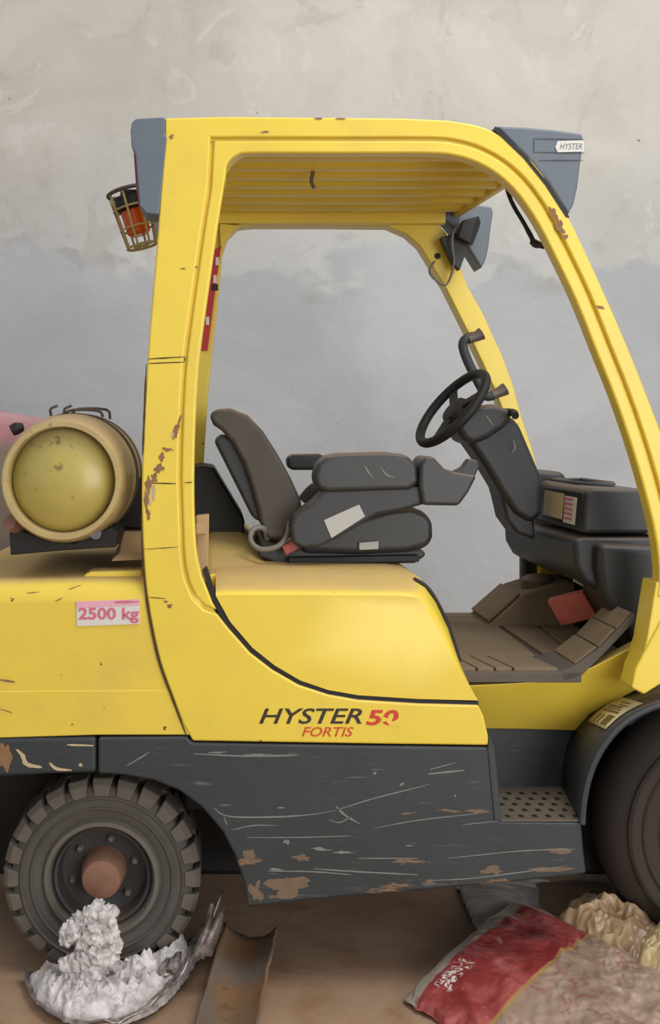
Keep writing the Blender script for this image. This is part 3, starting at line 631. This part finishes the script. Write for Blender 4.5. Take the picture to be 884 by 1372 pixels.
# grab handle on the far front leg
gb = tube('grab_handle', [P(637, 450, .93), P(626, 453, .90), P(620, 462, .90), P(627, 485, .90), P(645, 520, .90), P(652, 531, .90), P(662, 529, .90), P(672, 524, .93)], 0.0165, 'grey_dark', FK, 12, 4)
tube('handle_end', [P(627, 455, .895), P(638, 451, .90), P(645, 447, .90)], [0.016, 0.018, 0.023], 'copper', gb, 12)
tube('handle_end', [P(659, 530, .895), P(668, 526, .90), P(677, 521, .90)], [0.016, 0.018, 0.023], 'copper', gb, 12)

# ---- seat
seat = prism('seat', [(402, 742), (410, 722), (440, 708), (480, 694), (520, 682), (552, 679), (574, 688), (580, 702), (581, 720), (575, 734), (545, 741), (480, 744)], 0.31, 0.80, 'vinyl', FK, 0.026, 6)
prism('backrest', [(280, 556), (289, 548), (309, 547), (332, 556), (352, 577), (372, 608), (390, 641), (403, 670), (406, 690), (398, 712), (384, 724), (358, 722), (350, 705), (346, 685), (337, 652), (326, 620), (312, 594), (298, 577), (285, 568)], 0.31, 0.80, 'vinyl_dust', seat, 0.036, 6)
prism('back_shell', [(286, 590), (297, 581), (318, 590), (345, 640), (354, 690), (350, 700), (338, 694)], 0.34, 0.77, 'dark', seat, 0.012, 3)
prism('seat_base', [(350, 724), (400, 735), (566, 736), (572, 744), (556, 755), (372, 757), (345, 745)], 0.33, 0.78, 'dark', seat, 0.01, 3)
prism('seat_rail', [(386, 747), (562, 744), (562, 753), (386, 757)], 0.30, 0.35, 'black', seat, 0.004, 2)
prism('seat_label', [(481, 727), (507, 725), (507, 736), (481, 737)], 0.298, 0.312, 'grey_label', seat, 0.002)
prism('console_arm', [(388, 705), (396, 688), (420, 671), (434, 656), (562, 652), (574, 657), (574, 674), (540, 684), (505, 690), (484, 703), (452, 722), (428, 733), (406, 735), (392, 728)], 0.21, 0.30, 'dark', seat, 0.012, 4)
prism('console_label', [(434, 697), (481, 676), (489, 692), (444, 721)], 0.207, 0.212, 'grey_label', seat)
ap = prism('armrest', [(421, 642), (426, 622), (437, 611), (455, 608), (520, 606), (545, 609), (559, 624), (561, 648), (548, 656), (440, 659), (426, 655)], 0.20, 0.33, 'vinyl', seat, 0.02, 5)
strips('armrest_scratch', [([(489, 624), (493, 632), (500, 641)], 2), ([(510, 626), (518, 636), (528, 640)], 2)], 0.1988, 'scratch', seat)
prism('lever_module', [(562, 650), (563, 622), (569, 612), (580, 611), (596, 628), (612, 633), (640, 637), (628, 660), (615, 678), (566, 677)], 0.19, 0.34, 'vinyl', seat, 0.012, 4)
for i in range(3):
    prism('control_lever', [(606, 632), (618, 626), (627, 614), (640, 617), (643, 624), (636, 640), (622, 650)], 0.205+i*.045, 0.235+i*.045, 'dark', seat, 0.007, 3)
prism('far_armrest', [(384, 613), (392, 609), (428, 608), (437, 612), (437, 624), (430, 630), (392, 630), (385, 626)], 0.80, 0.88, 'vinyl', seat, 0.014, 4)
tube('far_armrest_stay', [P(405, 672, .84), P(420, 655, .84), P(440, 650, .84)], 0.02, 'vinyl_dust', seat, 10, 3)
tube('seat_hose', [P(388, 700, .30), P(384, 718, .28), P(372, 732, .27), P(350, 736, .27), P(337, 727, .28), P(336, 714, .29), P(344, 707, .30), P(354, 709, .31), P(358, 722, .34)], 0.008, 'wire', seat, 10, 4)
obox('seat_buckle', P(388, 733, .29), (.018, 0, .01), (0, .012, 0), (-.006, 0, .014), 'red_pad', seat, 0.004)

# ---- wheels
def wheel(nm, c, R, wd, rim_r, nl, mt, lugm, side=1, hubr=.055, fill=.78):
    c = Vector(c); s = side
    k = R/0.2595
    pr = [(rim_r, .035), (rim_r+.006, .014), (rim_r+.022, .002), (R*.80, -.004), (R*.87, .004), (R*.915, .016), (R*.93, .035), (R*.935, wd/2)]
    if not nl: pr = [(rim_r, .035), (rim_r+.006, .014), (rim_r+.022, .002), (R*.80, -.004), (R*.84, .006), (R*.90, .02), (R*.955, .045), (R*.985, .075), (R, wd/2)]
    pr = pr+[(r, wd-h) for r, h in pr[::-1][1:]]
    pr = [(r, s*h) for r, h in pr]
    ty = lathe(nm, pr, c, mt, FK, 72, True)
    lathe('sidewall_bead', [(R*.70, s*-.004), (R*.715, s*-.008), (R*.73, s*-.004), (R*.715, s*.003)], c, mt, ty, 64, True)
    rp = [(rim_r+.010, .012), (rim_r+.004, -.002), (rim_r-.006, -.003), (rim_r-.014, .012), (rim_r-.016, .02), (rim_r-.024, .024), (rim_r-.030, .04), (rim_r-.036, .062), (.062, .074), (.06, .08), (.0, .08)]
    rp = [(max(r, .0005), s*h) for r, h in rp]
    lathe('wheel_rim', rp, c, 'rim_dark', ty, 48, caps=False)
    lathe('rim_lip', [(rim_r+.012, s*.012), (rim_r+.005, s*-.004), (rim_r-.006, s*-.005), (rim_r-.012, s*.008), (rim_r-.004, s*.014)], c, 'rim', ty, 64, True)
    lathe('rim_step', [(rim_r-.016, s*.02), (rim_r-.020, s*.014), (rim_r-.027, s*.018), (rim_r-.03, s*.03)], c, 'rim_dark', ty, 64, True)
    lathe('sidewall_bead', [(R*.80, s*-.003), (R*.815, s*-.009), (R*.835, s*-.003), (R*.815, s*.003)], c, mt, ty, 64, True)
    lathe('hub_cap', [(hubr+.008, s*.078), (hubr+.004, s*.04), (hubr, s*.004), (hubr-.004, s*-.006), (hubr-.012, s*-.01), (.0005, s*-.01)], c, 'rust', ty, 32)
    for j in range(6):
        a = 2*math.pi*j/6+.3
        lathe('wheel_nut', [(.011, s*.074), (.011, s*.056), (.007, s*.05), (.0005, s*.05)], c+Vector((math.cos(a)*(rim_r*.60), 0, math.sin(a)*(rim_r*.60))), 'rim', ty, 6)
    # tread lugs: one shared mesh per shoulder
    if not nl: return ty
    cs_ = [(R*.835, -.0045), (R*.945, .0), (R, .016), (R*1.0, wd*.56), (R*.93, wd*.56), (R*.93, .03), (R*.84, .004)]
    n = len(cs_)
    for sh in (0, 1):
        hw = math.pi*R/nl*fill
        def pt(r, h, q):
            h2 = (wd-h) if sh else h
            skew = .25*hw*q*0+ (h/wd)*hw*.5
            return Vector((q*hw*(r/R)**2+skew*(1 if sh == 0 else -1), s*h2, r))
        v = [pt(r, h, -1) for r, h in cs_]+[pt(r, h, 1) for r, h in cs_]
        f = [list(range(n)), list(range(2*n-1, n-1, -1))]+[[i, (i+1) % n, (i+1) % n+n, i+n] for i in range(n)]
        me = bpy.data.meshes.new('tread_lug'); me.from_pydata([tuple(p) for p in v], [], f)
        bm = bmesh.new(); bm.from_mesh(me); bmesh.ops.recalc_face_normals(bm, faces=bm.faces); bm.to_mesh(me); bm.free()
        o = fin('tread_lug', me, c, lugm, ty, 0.004, 2, True)
        a0 = (math.pi/nl if sh else 0)
        o.rotation_euler = (0, a0, 0)
        for j in range(1, nl): dupe(o, ty, c, (0, a0+2*math.pi*j/nl, 0))
    return ty
rw = P(136, 1178, .08); rw.z = 0.268
rear = wheel('rear_wheel', rw, rw.z, .21, .150, 24, 'rubber', 'lug')
wheel('rear_wheel', (rw.x, YF-.08, rw.z), rw.z, .21, .150, 24, 'rubber', 'lug', -1)
fw = P(980, 1097, .16); fw.z = 0.36; fw.x += .012
wheel('front_wheel', fw, fw.z, .21, .20, 0, 'front_tyre', 'front_tyre', 1, .08, .93)
wheel('front_wheel', (fw.x, YF-.16, fw.z), fw.z, .21, .20, 0, 'front_tyre', 'front_tyre', -1, .08, .93)
tube('rear_axle', [(rw.x, .16, rw.z), (rw.x, .9, rw.z)], .04, 'black', FK, 12)
tube('front_axle', [(fw.x, .24, fw.z), (fw.x, .82, fw.z)], .06, 'black', FK, 12)
box('front_chassis', (0.75, 0.42, 0.20), (1.50, 0.64, 0.72), 'black', FK, 0.02)
prism('far_side_skirt', [(131, 988), (658, 1001), (671, 1100), (779, 1101), (786, 1171), (331, 1216), (316, 1150), (270, 1082), (205, 1046), (131, 1037)], YF-.07, YF, 'skirt', FK, 0.008, yref=0)
box('engine_block', (-0.1, 0.20, 0.40), (0.62, 0.95, 0.95), 'black', FK, 0.02)
box('floor_pan', (0.58, 0.30, ZF-.14), (1.25, 1.0, ZF-.032), 'black', FK, 0.004)

# ================================================================== GAS CYLINDER
tc = P(82, 644, .02); r0 = 82*(D+.02)/F
gc = empty('gas_cylinder', (tc.x, 0.4, tc.z-r0*1.07), 'dusty olive-yellow gas cylinder lying across the forklift counterweight', 'gas cylinder')
L = 0.74
lathe('cylinder_body', [(.005, .006), (r0*.30, .009), (r0*.52, .017), (r0*.70, .030), (r0*.82, .045), (r0*.92, .075), (r0*1.05, .14), (r0*1.08, .20), (r0*1.08, L-.20), (r0*.95, L-.12), (r0*.7, L-.06), (r0*.3, L-.03), (.005, L-.025)], tc, 'tank_end', gc, 72, angle=60)
lathe('foot_ring', [(r0*.87, .055), (r0*.875, .006), (r0*.89, .0), (r0*.965, .0), (r0, .010), (r0*1.05, .06), (r0*1.095, .13), (r0*1.10, .20), (r0*1.08, .205), (r0*.9, .07)], tc, 'tank_ring', gc, 72, True, angle=50)
lathe('cylinder_shoulder', [(r0*1.08, .20), (r0*1.10, .205), (r0*1.115, .215), (r0*1.115, L-.22), (r0*1.05, L-.2)], tc, 'tank_ring', gc, 72, False, angle=60)
lathe('valve_guard', [(r0*.55, L-.08), (r0*.56, L), (r0*.58, L), (r0*.59, L-.08)], tc, 'tank_ring', gc, 48, True)
for yy in (.235, .29, .42):
    lathe('clamp_strap', [(r0*1.11, yy), (r0*1.135, yy), (r0*1.135, yy+.014), (r0*1.11, yy+.014)], tc, 'strap', gc, 72, True)
tp = tc+Vector((0, 0, r0*1.135))
tube('clamp_latch', [tp+Vector((-.03, .24, -.004)), tp+Vector((.0, .24, .008)), tp+Vector((.07, .25, .006)), tp+Vector((.085, .25, -.012))], 0.004, 'strap', gc, 8, 3)
tube('clamp_latch', [tp+Vector((-.01, .29, -.002)), tp+Vector((.01, .29, .012)), tp+Vector((.09, .30, .010)), tp+Vector((.10, .30, -.018))], 0.004, 'strap', gc, 8, 3)
for a in (-.05, -.01):
    tube('latch_hook', [tp+Vector((a-.012, .23, -.008)), tp+Vector((a-.012, .22, .010)), tp+Vector((a+.008, .22, .020))], 0.004, 'strap', gc, 8, 3)
bm_ = [P(16, 577, .14), P(22, 574, .14), P(30, 572, .15)]
tube('clamp_bolt', bm_, [.016, .018, .012], 'black', gc, 10)
# cradle under the cylinder (part of the truck)
prism('cylinder_cradle', [(12, 714), (30, 711), (60, 722), (100, 728), (135, 712), (148, 706), (158, 712), (156, 733), (80, 738), (14, 744)], 0.10, 0.70, 'black', FK, 0.004)
prism('cradle_arm', [(146, 690), (166, 642), (196, 640), (196, 708), (150, 706)], 0.34, 0.62, 'black', FK, 0.004)
tube('cradle_bolt', [P(128, 715, .06), P(128, 715, .11)], .016, 'housing', FK, 8)
tube('cradle_bolt', [P(12, 700, .08), P(24, 706, .12)], .022, 'rust', FK, 8)
box('cradle_foot', (XZ(12, 0, .1)[0], 0.10, XZ(0, 790, .05)[1]), (XZ(156, 0, .1)[0], 0.70, XZ(0, 736, .10)[1]), 'black', FK, 0.003) if False else None

# ================================================================== LOOSE THINGS
def fbm(p, o=4):
    a, s, r = 1.0, 0.0, Vector(p)
    for _ in range(o): s += a*noise.noise(r); r = r*2.03; a *= .5
    return s
# ---- bulk bag behind the truck
t = MT('pink_woven_bag', 0.8)
k = t.mix(t.ramp(t.noise(4, 5), 0.35, 0.65), lin((186, 132, 138)), lin((204, 156, 158)))
k = t.mix(t.ramp(t.sep(t.pos)[2], 1.46, 1.40), k, lin((150, 136, 128)))
t.col(k); t.bump(t.noise(18, 5), 0.3, 0.01)
v = []; f = []; nu, nv_ = 40, 30
bx, by, bw, bh = -1.20, 1.78, 0.52, 1.575
for j in range(nv_+1):
    q = j/nv_
    for i in range(nu):
        a = 2*math.pi*i/nu
        ca, sa = math.cos(a), math.sin(a); ex_ = 0.55
        cx = math.copysign(abs(ca)**ex_, ca); cy = math.copysign(abs(sa)**ex_, sa)
        prof = (1-.06*math.cos(6.28*q)) if q < .9 else max(0.0, 1-((q-.9)/.1)**2.2)*.94
        z_ = bh*min(1, q/.93) if q < .93 else bh*(1+.0*(q-.93))
        z_ = bh*(q/.9)*.955 if q < .9 else bh*(.955+.045*math.sin((q-.9)/.1*1.57))
        r = 1+.05*fbm((cx*2, cy*2, z_*3))
        v.append((bx+cx*bw*prof*r, by+cy*bw*prof*r, max(0, z_)))
for j in range(nv_):
    for i in range(nu): f.append([j*nu+i, j*nu+(i+1) % nu, (j+1)*nu+(i+1) % nu, (j+1)*nu+i])
f.append(list(range(nu)))
tag(mk('bulk_bag', v, f, t.m, angle=70), 'faded pink woven bulk bag standing behind the gas cylinder', 'bag')
# ---- sacks on the floor
def sheet(name, cor, mat, h=0.08, amp=0.02, fr=5, nu=60, nv=60, seed=0.0, power=.5, base=0.006, thick=0.0, crease=0.012):
    """a stuffed or crumpled sack: grid between four floor corners, pillowed top, closed at the bottom"""
    A_, B_, C_, D_ = [Vector(c) for c in cor]; v = []; f = []
    for j in range(nv+1):
        for i in range(nu+1):
            u, w_ = i/nu, j/nv
            p = A_.lerp(B_, w_).lerp(D_.lerp(C_, w_), u)
            e = (16*u*(1-u)*w_*(1-w_))
            q = Vector((p.x*math.cos(seed)-p.y*math.sin(seed), (p.x*math.sin(seed)+p.y*math.cos(seed))*.55, 0))*fr+Vector((seed, seed*1.7, seed))
            q += Vector((noise.noise(q*.7), noise.noise(q*.7+Vector((5, 5, 5))), 0))*.55
            q2 = Vector((q.y*1.9+3, q.x*1.2, 4))
            edge_w = .012*fbm(p*14+Vector((seed, 0, 0)))*(1-min(1, e*3))
            fold = .50*(1-abs(noise.noise(q))*2)+.34*(1-abs(noise.noise(q2*1.6))*2)+.16*(1-abs(noise.noise(q*4.3))*2)+.09*(1-abs(noise.noise(q2*7.0))*2)
            zz = base+h*max(0, e)**power+amp*noise.noise(q*.45)*min(1, e*2)+crease*(fold-.45)*min(1, e*3+.25)
            if e < .02: zz = base+abs(amp*.5*fbm(q*2))
            p2 = p+Vector((edge_w, edge_w*.7, 0)); v.append((p2.x, p2.y, p.z+max(.004, zz)))
    for j in range(nv):
        for i in range(nu):
            a = j*(nu+1)+i; f.append([a, a+1, a+nu+2, a+nu+1])
    o = mk(name, v, f, mat, angle=60); 
    me = o.data; uvl = me.uv_layers.new(name='uv')
    for lp in me.loops:
        i = lp.vertex_index; uvl.data[lp.index].uv = ((i % (nu+1))/nu, (i//(nu+1))/nv)
    s = o.modifiers.new('solid', 'SOLIDIFY'); s.thickness = .003; s.offset = -1
    return o
t = MT('printed_sack', 0.33)
uv = t.n.new('ShaderNodeUVMap'); u_ = t.sep(uv.outputs[0])[0]; v_ = t.sep(uv.outputs[0])[1]
red = t.mix(t.ramp(t.noise(9, 6, (1, 1, 1), .6, .8), .35, .7), lin((138, 52, 50)), lin((184, 98, 94)))
red = t.mix(t.math('MULTIPLY', t.ramp(t.noise(16, 5, (1, 1, 1), .6, 1.5), .62, .72), .6), red, lin((190, 160, 140)))
bei = t.mix(t.ramp(t.noise(8, 6, (1, 1, 1), .6, .6), .35, .7), lin((146, 122, 106)), lin((180, 156, 138)))
bei = t.mix(t.math('MULTIPLY', t.ramp(t.noise(11, 5, (1, 1, 1), .6, 2.0), .53, .63), .6), bei, lin((146, 88, 84)))
uu = t.math('ADD', u_, t.math('MULTIPLY', t.math('SUBTRACT', t.noise(5, 3), .5), .05))
k = t.mix(t.ramp(uu, .455, .47), red, bei)
k = t.mix(t.math('MULTIPLY', t.ramp(uu, .445, .455), t.ramp(uu, .475, .465)), k, lin((172, 134, 86)))
k = t.mix(t.ramp(uu, .095, .075), k, lin((160, 148, 134)))
k = t.mix(t.math('MULTIPLY', t.math('MULTIPLY', t.ramp(uu, .10, .13), t.ramp(uu, .22, .19)), t.math('MULTIPLY', t.math('MULTIPLY', t.ramp(v_, .10, .13), t.ramp(v_, .33, .30)), t.ramp(t.noise(55, 3, (1, 1, 1), .5, 1.5), .52, .56))), k, lin((232, 216, 210)))
t.col(k)
def G(px, py, z_=0.0):                                   # point on the floor (or at height z) seen at a pixel
    d = (H-z_)*F/(py-VY); return Vector(((px-VX)*d/F, d-D, z_))
sack = sheet('printed_sack', (G(538, 1345), G(690, 1213, .05), G(945, 1345, .05), G(800, 1500)), t.m, .055, .03, 4.5, 150, 150, 3.1, .25, crease=.030)
tag(sack, 'crumpled red and beige printed sack lying on the floor', 'sack')
t = MT('grey_plastic_sheet', 0.35); k = t.mix(t.ramp(t.noise(9, 6), .35, .65), lin((164, 154, 149)), lin((196, 188, 184))); t.col(k)
s2 = sheet('plastic_sheet', (G(640, 1262), G(612, 1190), G(735, 1182), G(760, 1235)), t.m, .045, .02, 9, 60, 60, 8.0)
tag(s2, 'crumpled grey plastic sheet under the step, behind the red sack', 'sheet')
t = MT('tan_plastic_bag', 0.28); k = t.mix(t.ramp(t.noise(7, 6, (1, 1, 1), .6, .8), .3, .7), lin((150, 118, 88)), lin((196, 166, 130)))
t.col(k); t.b.inputs['Transmission Weight'].default_value = 0.0
s3 = sheet('brown_sack', (G(700, 1235), G(690, 1196), G(850, 1196), G(870, 1240)), simple('brown_sacking', (152, 122, 98), .8, .2, scale=8, bump=.3, bscale=40), .05, .025, 7, 60, 60, 15.0)
tag(s3, 'flattened brown sack on the floor in front of the front wheel', 'sack')
def GY(px, y, z_=0.0): return Vector(((px-VX)*(D+y)/F, y, z_))
s4 = sheet('plastic_bag', (GY(728, .20), GY(770, .42), GY(935, .13), GY(880, -.02)), t.m, .13, .06, 5.5, 130, 130, 24.3, .5, crease=.085)
tag(s4, 'crumpled translucent tan plastic bag beside the red sack at the front tyre', 'bag')
s5 = sheet('plastic_wrapper', (GY(845, -.06), GY(862, .12), GY(1000, .13), GY(990, -.06)), simple('yellowed_plastic', (186, 164, 118), .4, .2, scale=8), .18, .05, 7, 100, 100, 33.0, .5, crease=.08)
tag(s5, 'yellowed crumpled plastic wrapper against the front tyre', 'wrapper')

# ---- white flaky scrap in a torn foil tray
t = MT('white_flaky_residue', 0.75); k = t.mix(t.ramp(t.noise(30, 5), .3, .65), lin((174, 165, 163)), lin((222, 216, 214)))
k = t.mix(t.math('MULTIPLY', t.ramp(t.noise(12, 4), .60, .72), .6), k, lin((120, 100, 92))); t.col(k); t.bump(t.noise(140, 5), .6, .006); M['residue'] = t.m
t = MT('dull_foil', 0.35, 0.75); k = t.mix(t.ramp(t.noise(20, 6, (1, 1, 1), .6, 1), .35, .7), lin((140, 128, 122)), lin((214, 206, 202))); t.col(k); t.bump(t.noise(40, 5), .4, .008); M['foil'] = t.m
sc = empty('foil_scrap', G(165, 1345), 'torn foil tray heaped with white flaky residue in front of the rear wheel', 'scrap')
YS = -.14
spine = cr([G(30, 1312, .01), G(46, 1354, .0), G(88, 1384, .0), G(150, 1392, .0), G(206, 1374, .0), G(246, 1340, .004), G(276, 1302, .02), G(298, 1266, .06)], 6)
# shell: a gutter following the arc, open towards the wheel
v = []; f = []; k = len(spine); m_ = 10
for i, p in enumerate(spine):
    q = i/(k-1); tt = (spine[min(i+1, k-1)]-spine[max(i-1, 0)]); tt.z = 0; tt.normalize()
    inw = Vector((-tt.y, tt.x, 0)); wdt = .10*math.sin(math.pi*min(1, max(.0, q*.9+.08)))**.6+.015
    for j in range(m_+1):
        s_ = j/m_; ang = -1.2+s_*2.0
        h_ = (.016+.05*q*q)*(1-s_)**2.0+.008+(.06*q**3)
        jit = .006*fbm(p*30+Vector((j, 0, 0)))
        pp = p+inw*(wdt*s_)+Vector((0, 0, h_*(1 if j else 1.1)+jit+ (0.014*fbm((q*14, 3, 1)) if j < 2 else 0)))
        pp.z = max(.006, pp.z); v.append(pp)
for i in range(k-1):
    for j in range(m_): a = i*(m_+1)+j; f.append([a, a+1, a+m_+2, a+m_+1])
mk('foil_tray', v, f, 'foil', sc, solid=.004, angle=40)
def lumps(name, spheres, mat, parent, vox=.007, amp=.012, fr=28):
    bm = bmesh.new()
    for c, r in spheres:
        bmesh.ops.create_icosphere(bm, subdivisions=3, radius=r, matrix=Matrix.Translation(c))
    me = bpy.data.meshes.new('tmp'); bm.to_mesh(me); bm.free()
    to = bpy.data.objects.new('tmp', me); C.objects.link(to); rm = to.modifiers.new('r', 'REMESH'); rm.mode = 'VOXEL'; rm.voxel_size = vox
    dg = bpy.context.evaluated_depsgraph_get(); m2 = bpy.data.meshes.new_from_object(to.evaluated_get(dg)); bpy.data.objects.remove(to); bpy.data.meshes.remove(me)
    v = []
    for p in m2.vertices:
        q = p.co*fr
        d_ = amp*(fbm(q, 3)+.9*(1-2*abs(noise.noise(q*2.1)))); n_ = p.normal
        c = p.co+n_*d_; c.z = max(.004, c.z); v.append(c)
    f = [list(p.vertices) for p in m2.polygons]; bpy.data.meshes.remove(m2)
    return mk(name, v, f, mat, parent, angle=75)
random.seed(3)
v = []; f = []; nb, mb = 150, 70
bs = cr([G(34, 1318, .0), G(52, 1352), G(90, 1376), G(150, 1382), G(200, 1366), G(236, 1336), G(258, 1305), G(270, 1285)], 20)
bi = cr([G(62, 1308), G(70, 1322), G(90, 1322), G(120, 1314), G(160, 1310), G(200, 1306), G(238, 1300), G(262, 1282)], 20)
def crust(p):
    d_ = noise.voronoi(p*42)[0]; d2 = noise.voronoi(p*95)[0]
    return .020*(.5-d_[0])+.010*(.5-d2[0])+.016*fbm(p*16)
kb = len(bs)
for i in range(kb):
    for j in range(mb+1):
        w_ = j/mb; p = bs[i].lerp(bi[i], w_); q = i/(kb-1)
        e = (4*w_*(1-w_))**.5*min(1, 7*q*(1-q)+.15)
        z_ = .012+e*(.070+crust(p)*1.9)+.02*max(0, fbm(p*9))*e
        p2 = p+Vector((.006*fbm(p*40), .006*fbm(p*40+Vector((9, 9, 9))), 0))
        v.append((p2.x, p2.y, max(.004, z_)))
for i in range(kb-1):
    for j in range(mb): a = i*(mb+1)+j; f.append([a, a+1, a+mb+2, a+mb+1])
mk('residue_bed', v, f, 'residue', sc, angle=80)
yl = -.055
sp = []
for px, py, r in [(128, 1222, .020), (142, 1228, .024), (116, 1234, .024), (100, 1248, .02), (92, 1256, .014), (126, 1244, .034), (142, 1250, .028), (148, 1264, .022), (116, 1258, .024), (134, 1270, .034), (118, 1280, .03), (104, 1290, .026), (146, 1280, .022), (90, 1290, .016), (126, 1292, .032), (118, 1310, .036), (105, 1305, .03)]:
    sp.append((P(px, py, yl-.02), r))
lumps('residue_lump', sp, 'residue', sc, .004, .013, 42)
for pts in ([(262, 1285), (272, 1262), (280, 1235), (284, 1212)], [(272, 1282), (285, 1255), (293, 1232), (300, 1218)], [(232, 1300), (236, 1284), (240, 1276)], [(222, 1308), (220, 1296), (226, 1284)]):
    q = [P(a, b, -.02+.01*i) for i, (a, b) in enumerate(pts)]
    kk = cr(q, 4); v = []; f = []
    for i, p in enumerate(kk):
        wd_ = .018*(1-i/len(kk))+.003; ji = .004*fbm(p*60)
        v += [p+Vector((-wd_, 0, ji)), p+Vector((0, -.008, .006+ji)), p+Vector((wd_, .004, -ji))]
        if i:
            b = len(v)-6; f += [[b, b+1, b+4, b+3], [b+1, b+2, b+5, b+4]]
    mk('foil_shred', v, f, 'foil', sc, solid=.003, angle=40)
# ---- curved shard
t = MT('rusty_sheet', 0.5, 0.2)
k = t.mix(t.ramp(t.noise(6, 6), .4, .65), lin((116, 104, 92)), lin((140, 106, 76))); k = t.mix(t.math('MULTIPLY', t.ramp(t.noise(22, 5), .6, .7), .5), k, lin((88, 66, 50))); t.col(k)
a0, a1 = G(336, 1272, .02), G(296, 1420, .02)
v = []; f = []; n1, n2 = 24, 16
dl = (a1-a0); dl.z = 0; ln = dl.length; dl.normalize(); sd = Vector((dl.y, -dl.x, 0))
if sd.x < 0: sd = -sd
for i in range(n1+1):
    for j in range(n2+1):
        q, s_ = i/n1, j/n2
        ang = -1.05+s_*2.1; R_ = .085
        rag = .016*fbm((s_*5, 2, 3)) if i == 0 else 0
        p = a0+dl*(q*ln+rag-.01*math.cos(ang*1.5)*(i == 0))+sd*(math.sin(ang)*R_+.004*fbm((q*6, s_*2, 0)))
        z_ = .012+R_*(1-math.cos(ang))*1.0+.035*(1-q)+.003*fbm((q*5, s_*5, 1))
        if j == n2: p += sd*.004*fbm((q*20, 0, 5))
        v.append((p.x, p.y, z_))
for i in range(n1):
    for j in range(n2): a = i*(n2+1)+j; f.append([a, a+1, a+n2+2, a+n2+1])
o = mk('metal_shard', v, f, t.m, solid=.007, angle=50)
tag(o, 'curved brown-grey sheet shard on the floor right of the foil scrap', 'shard')
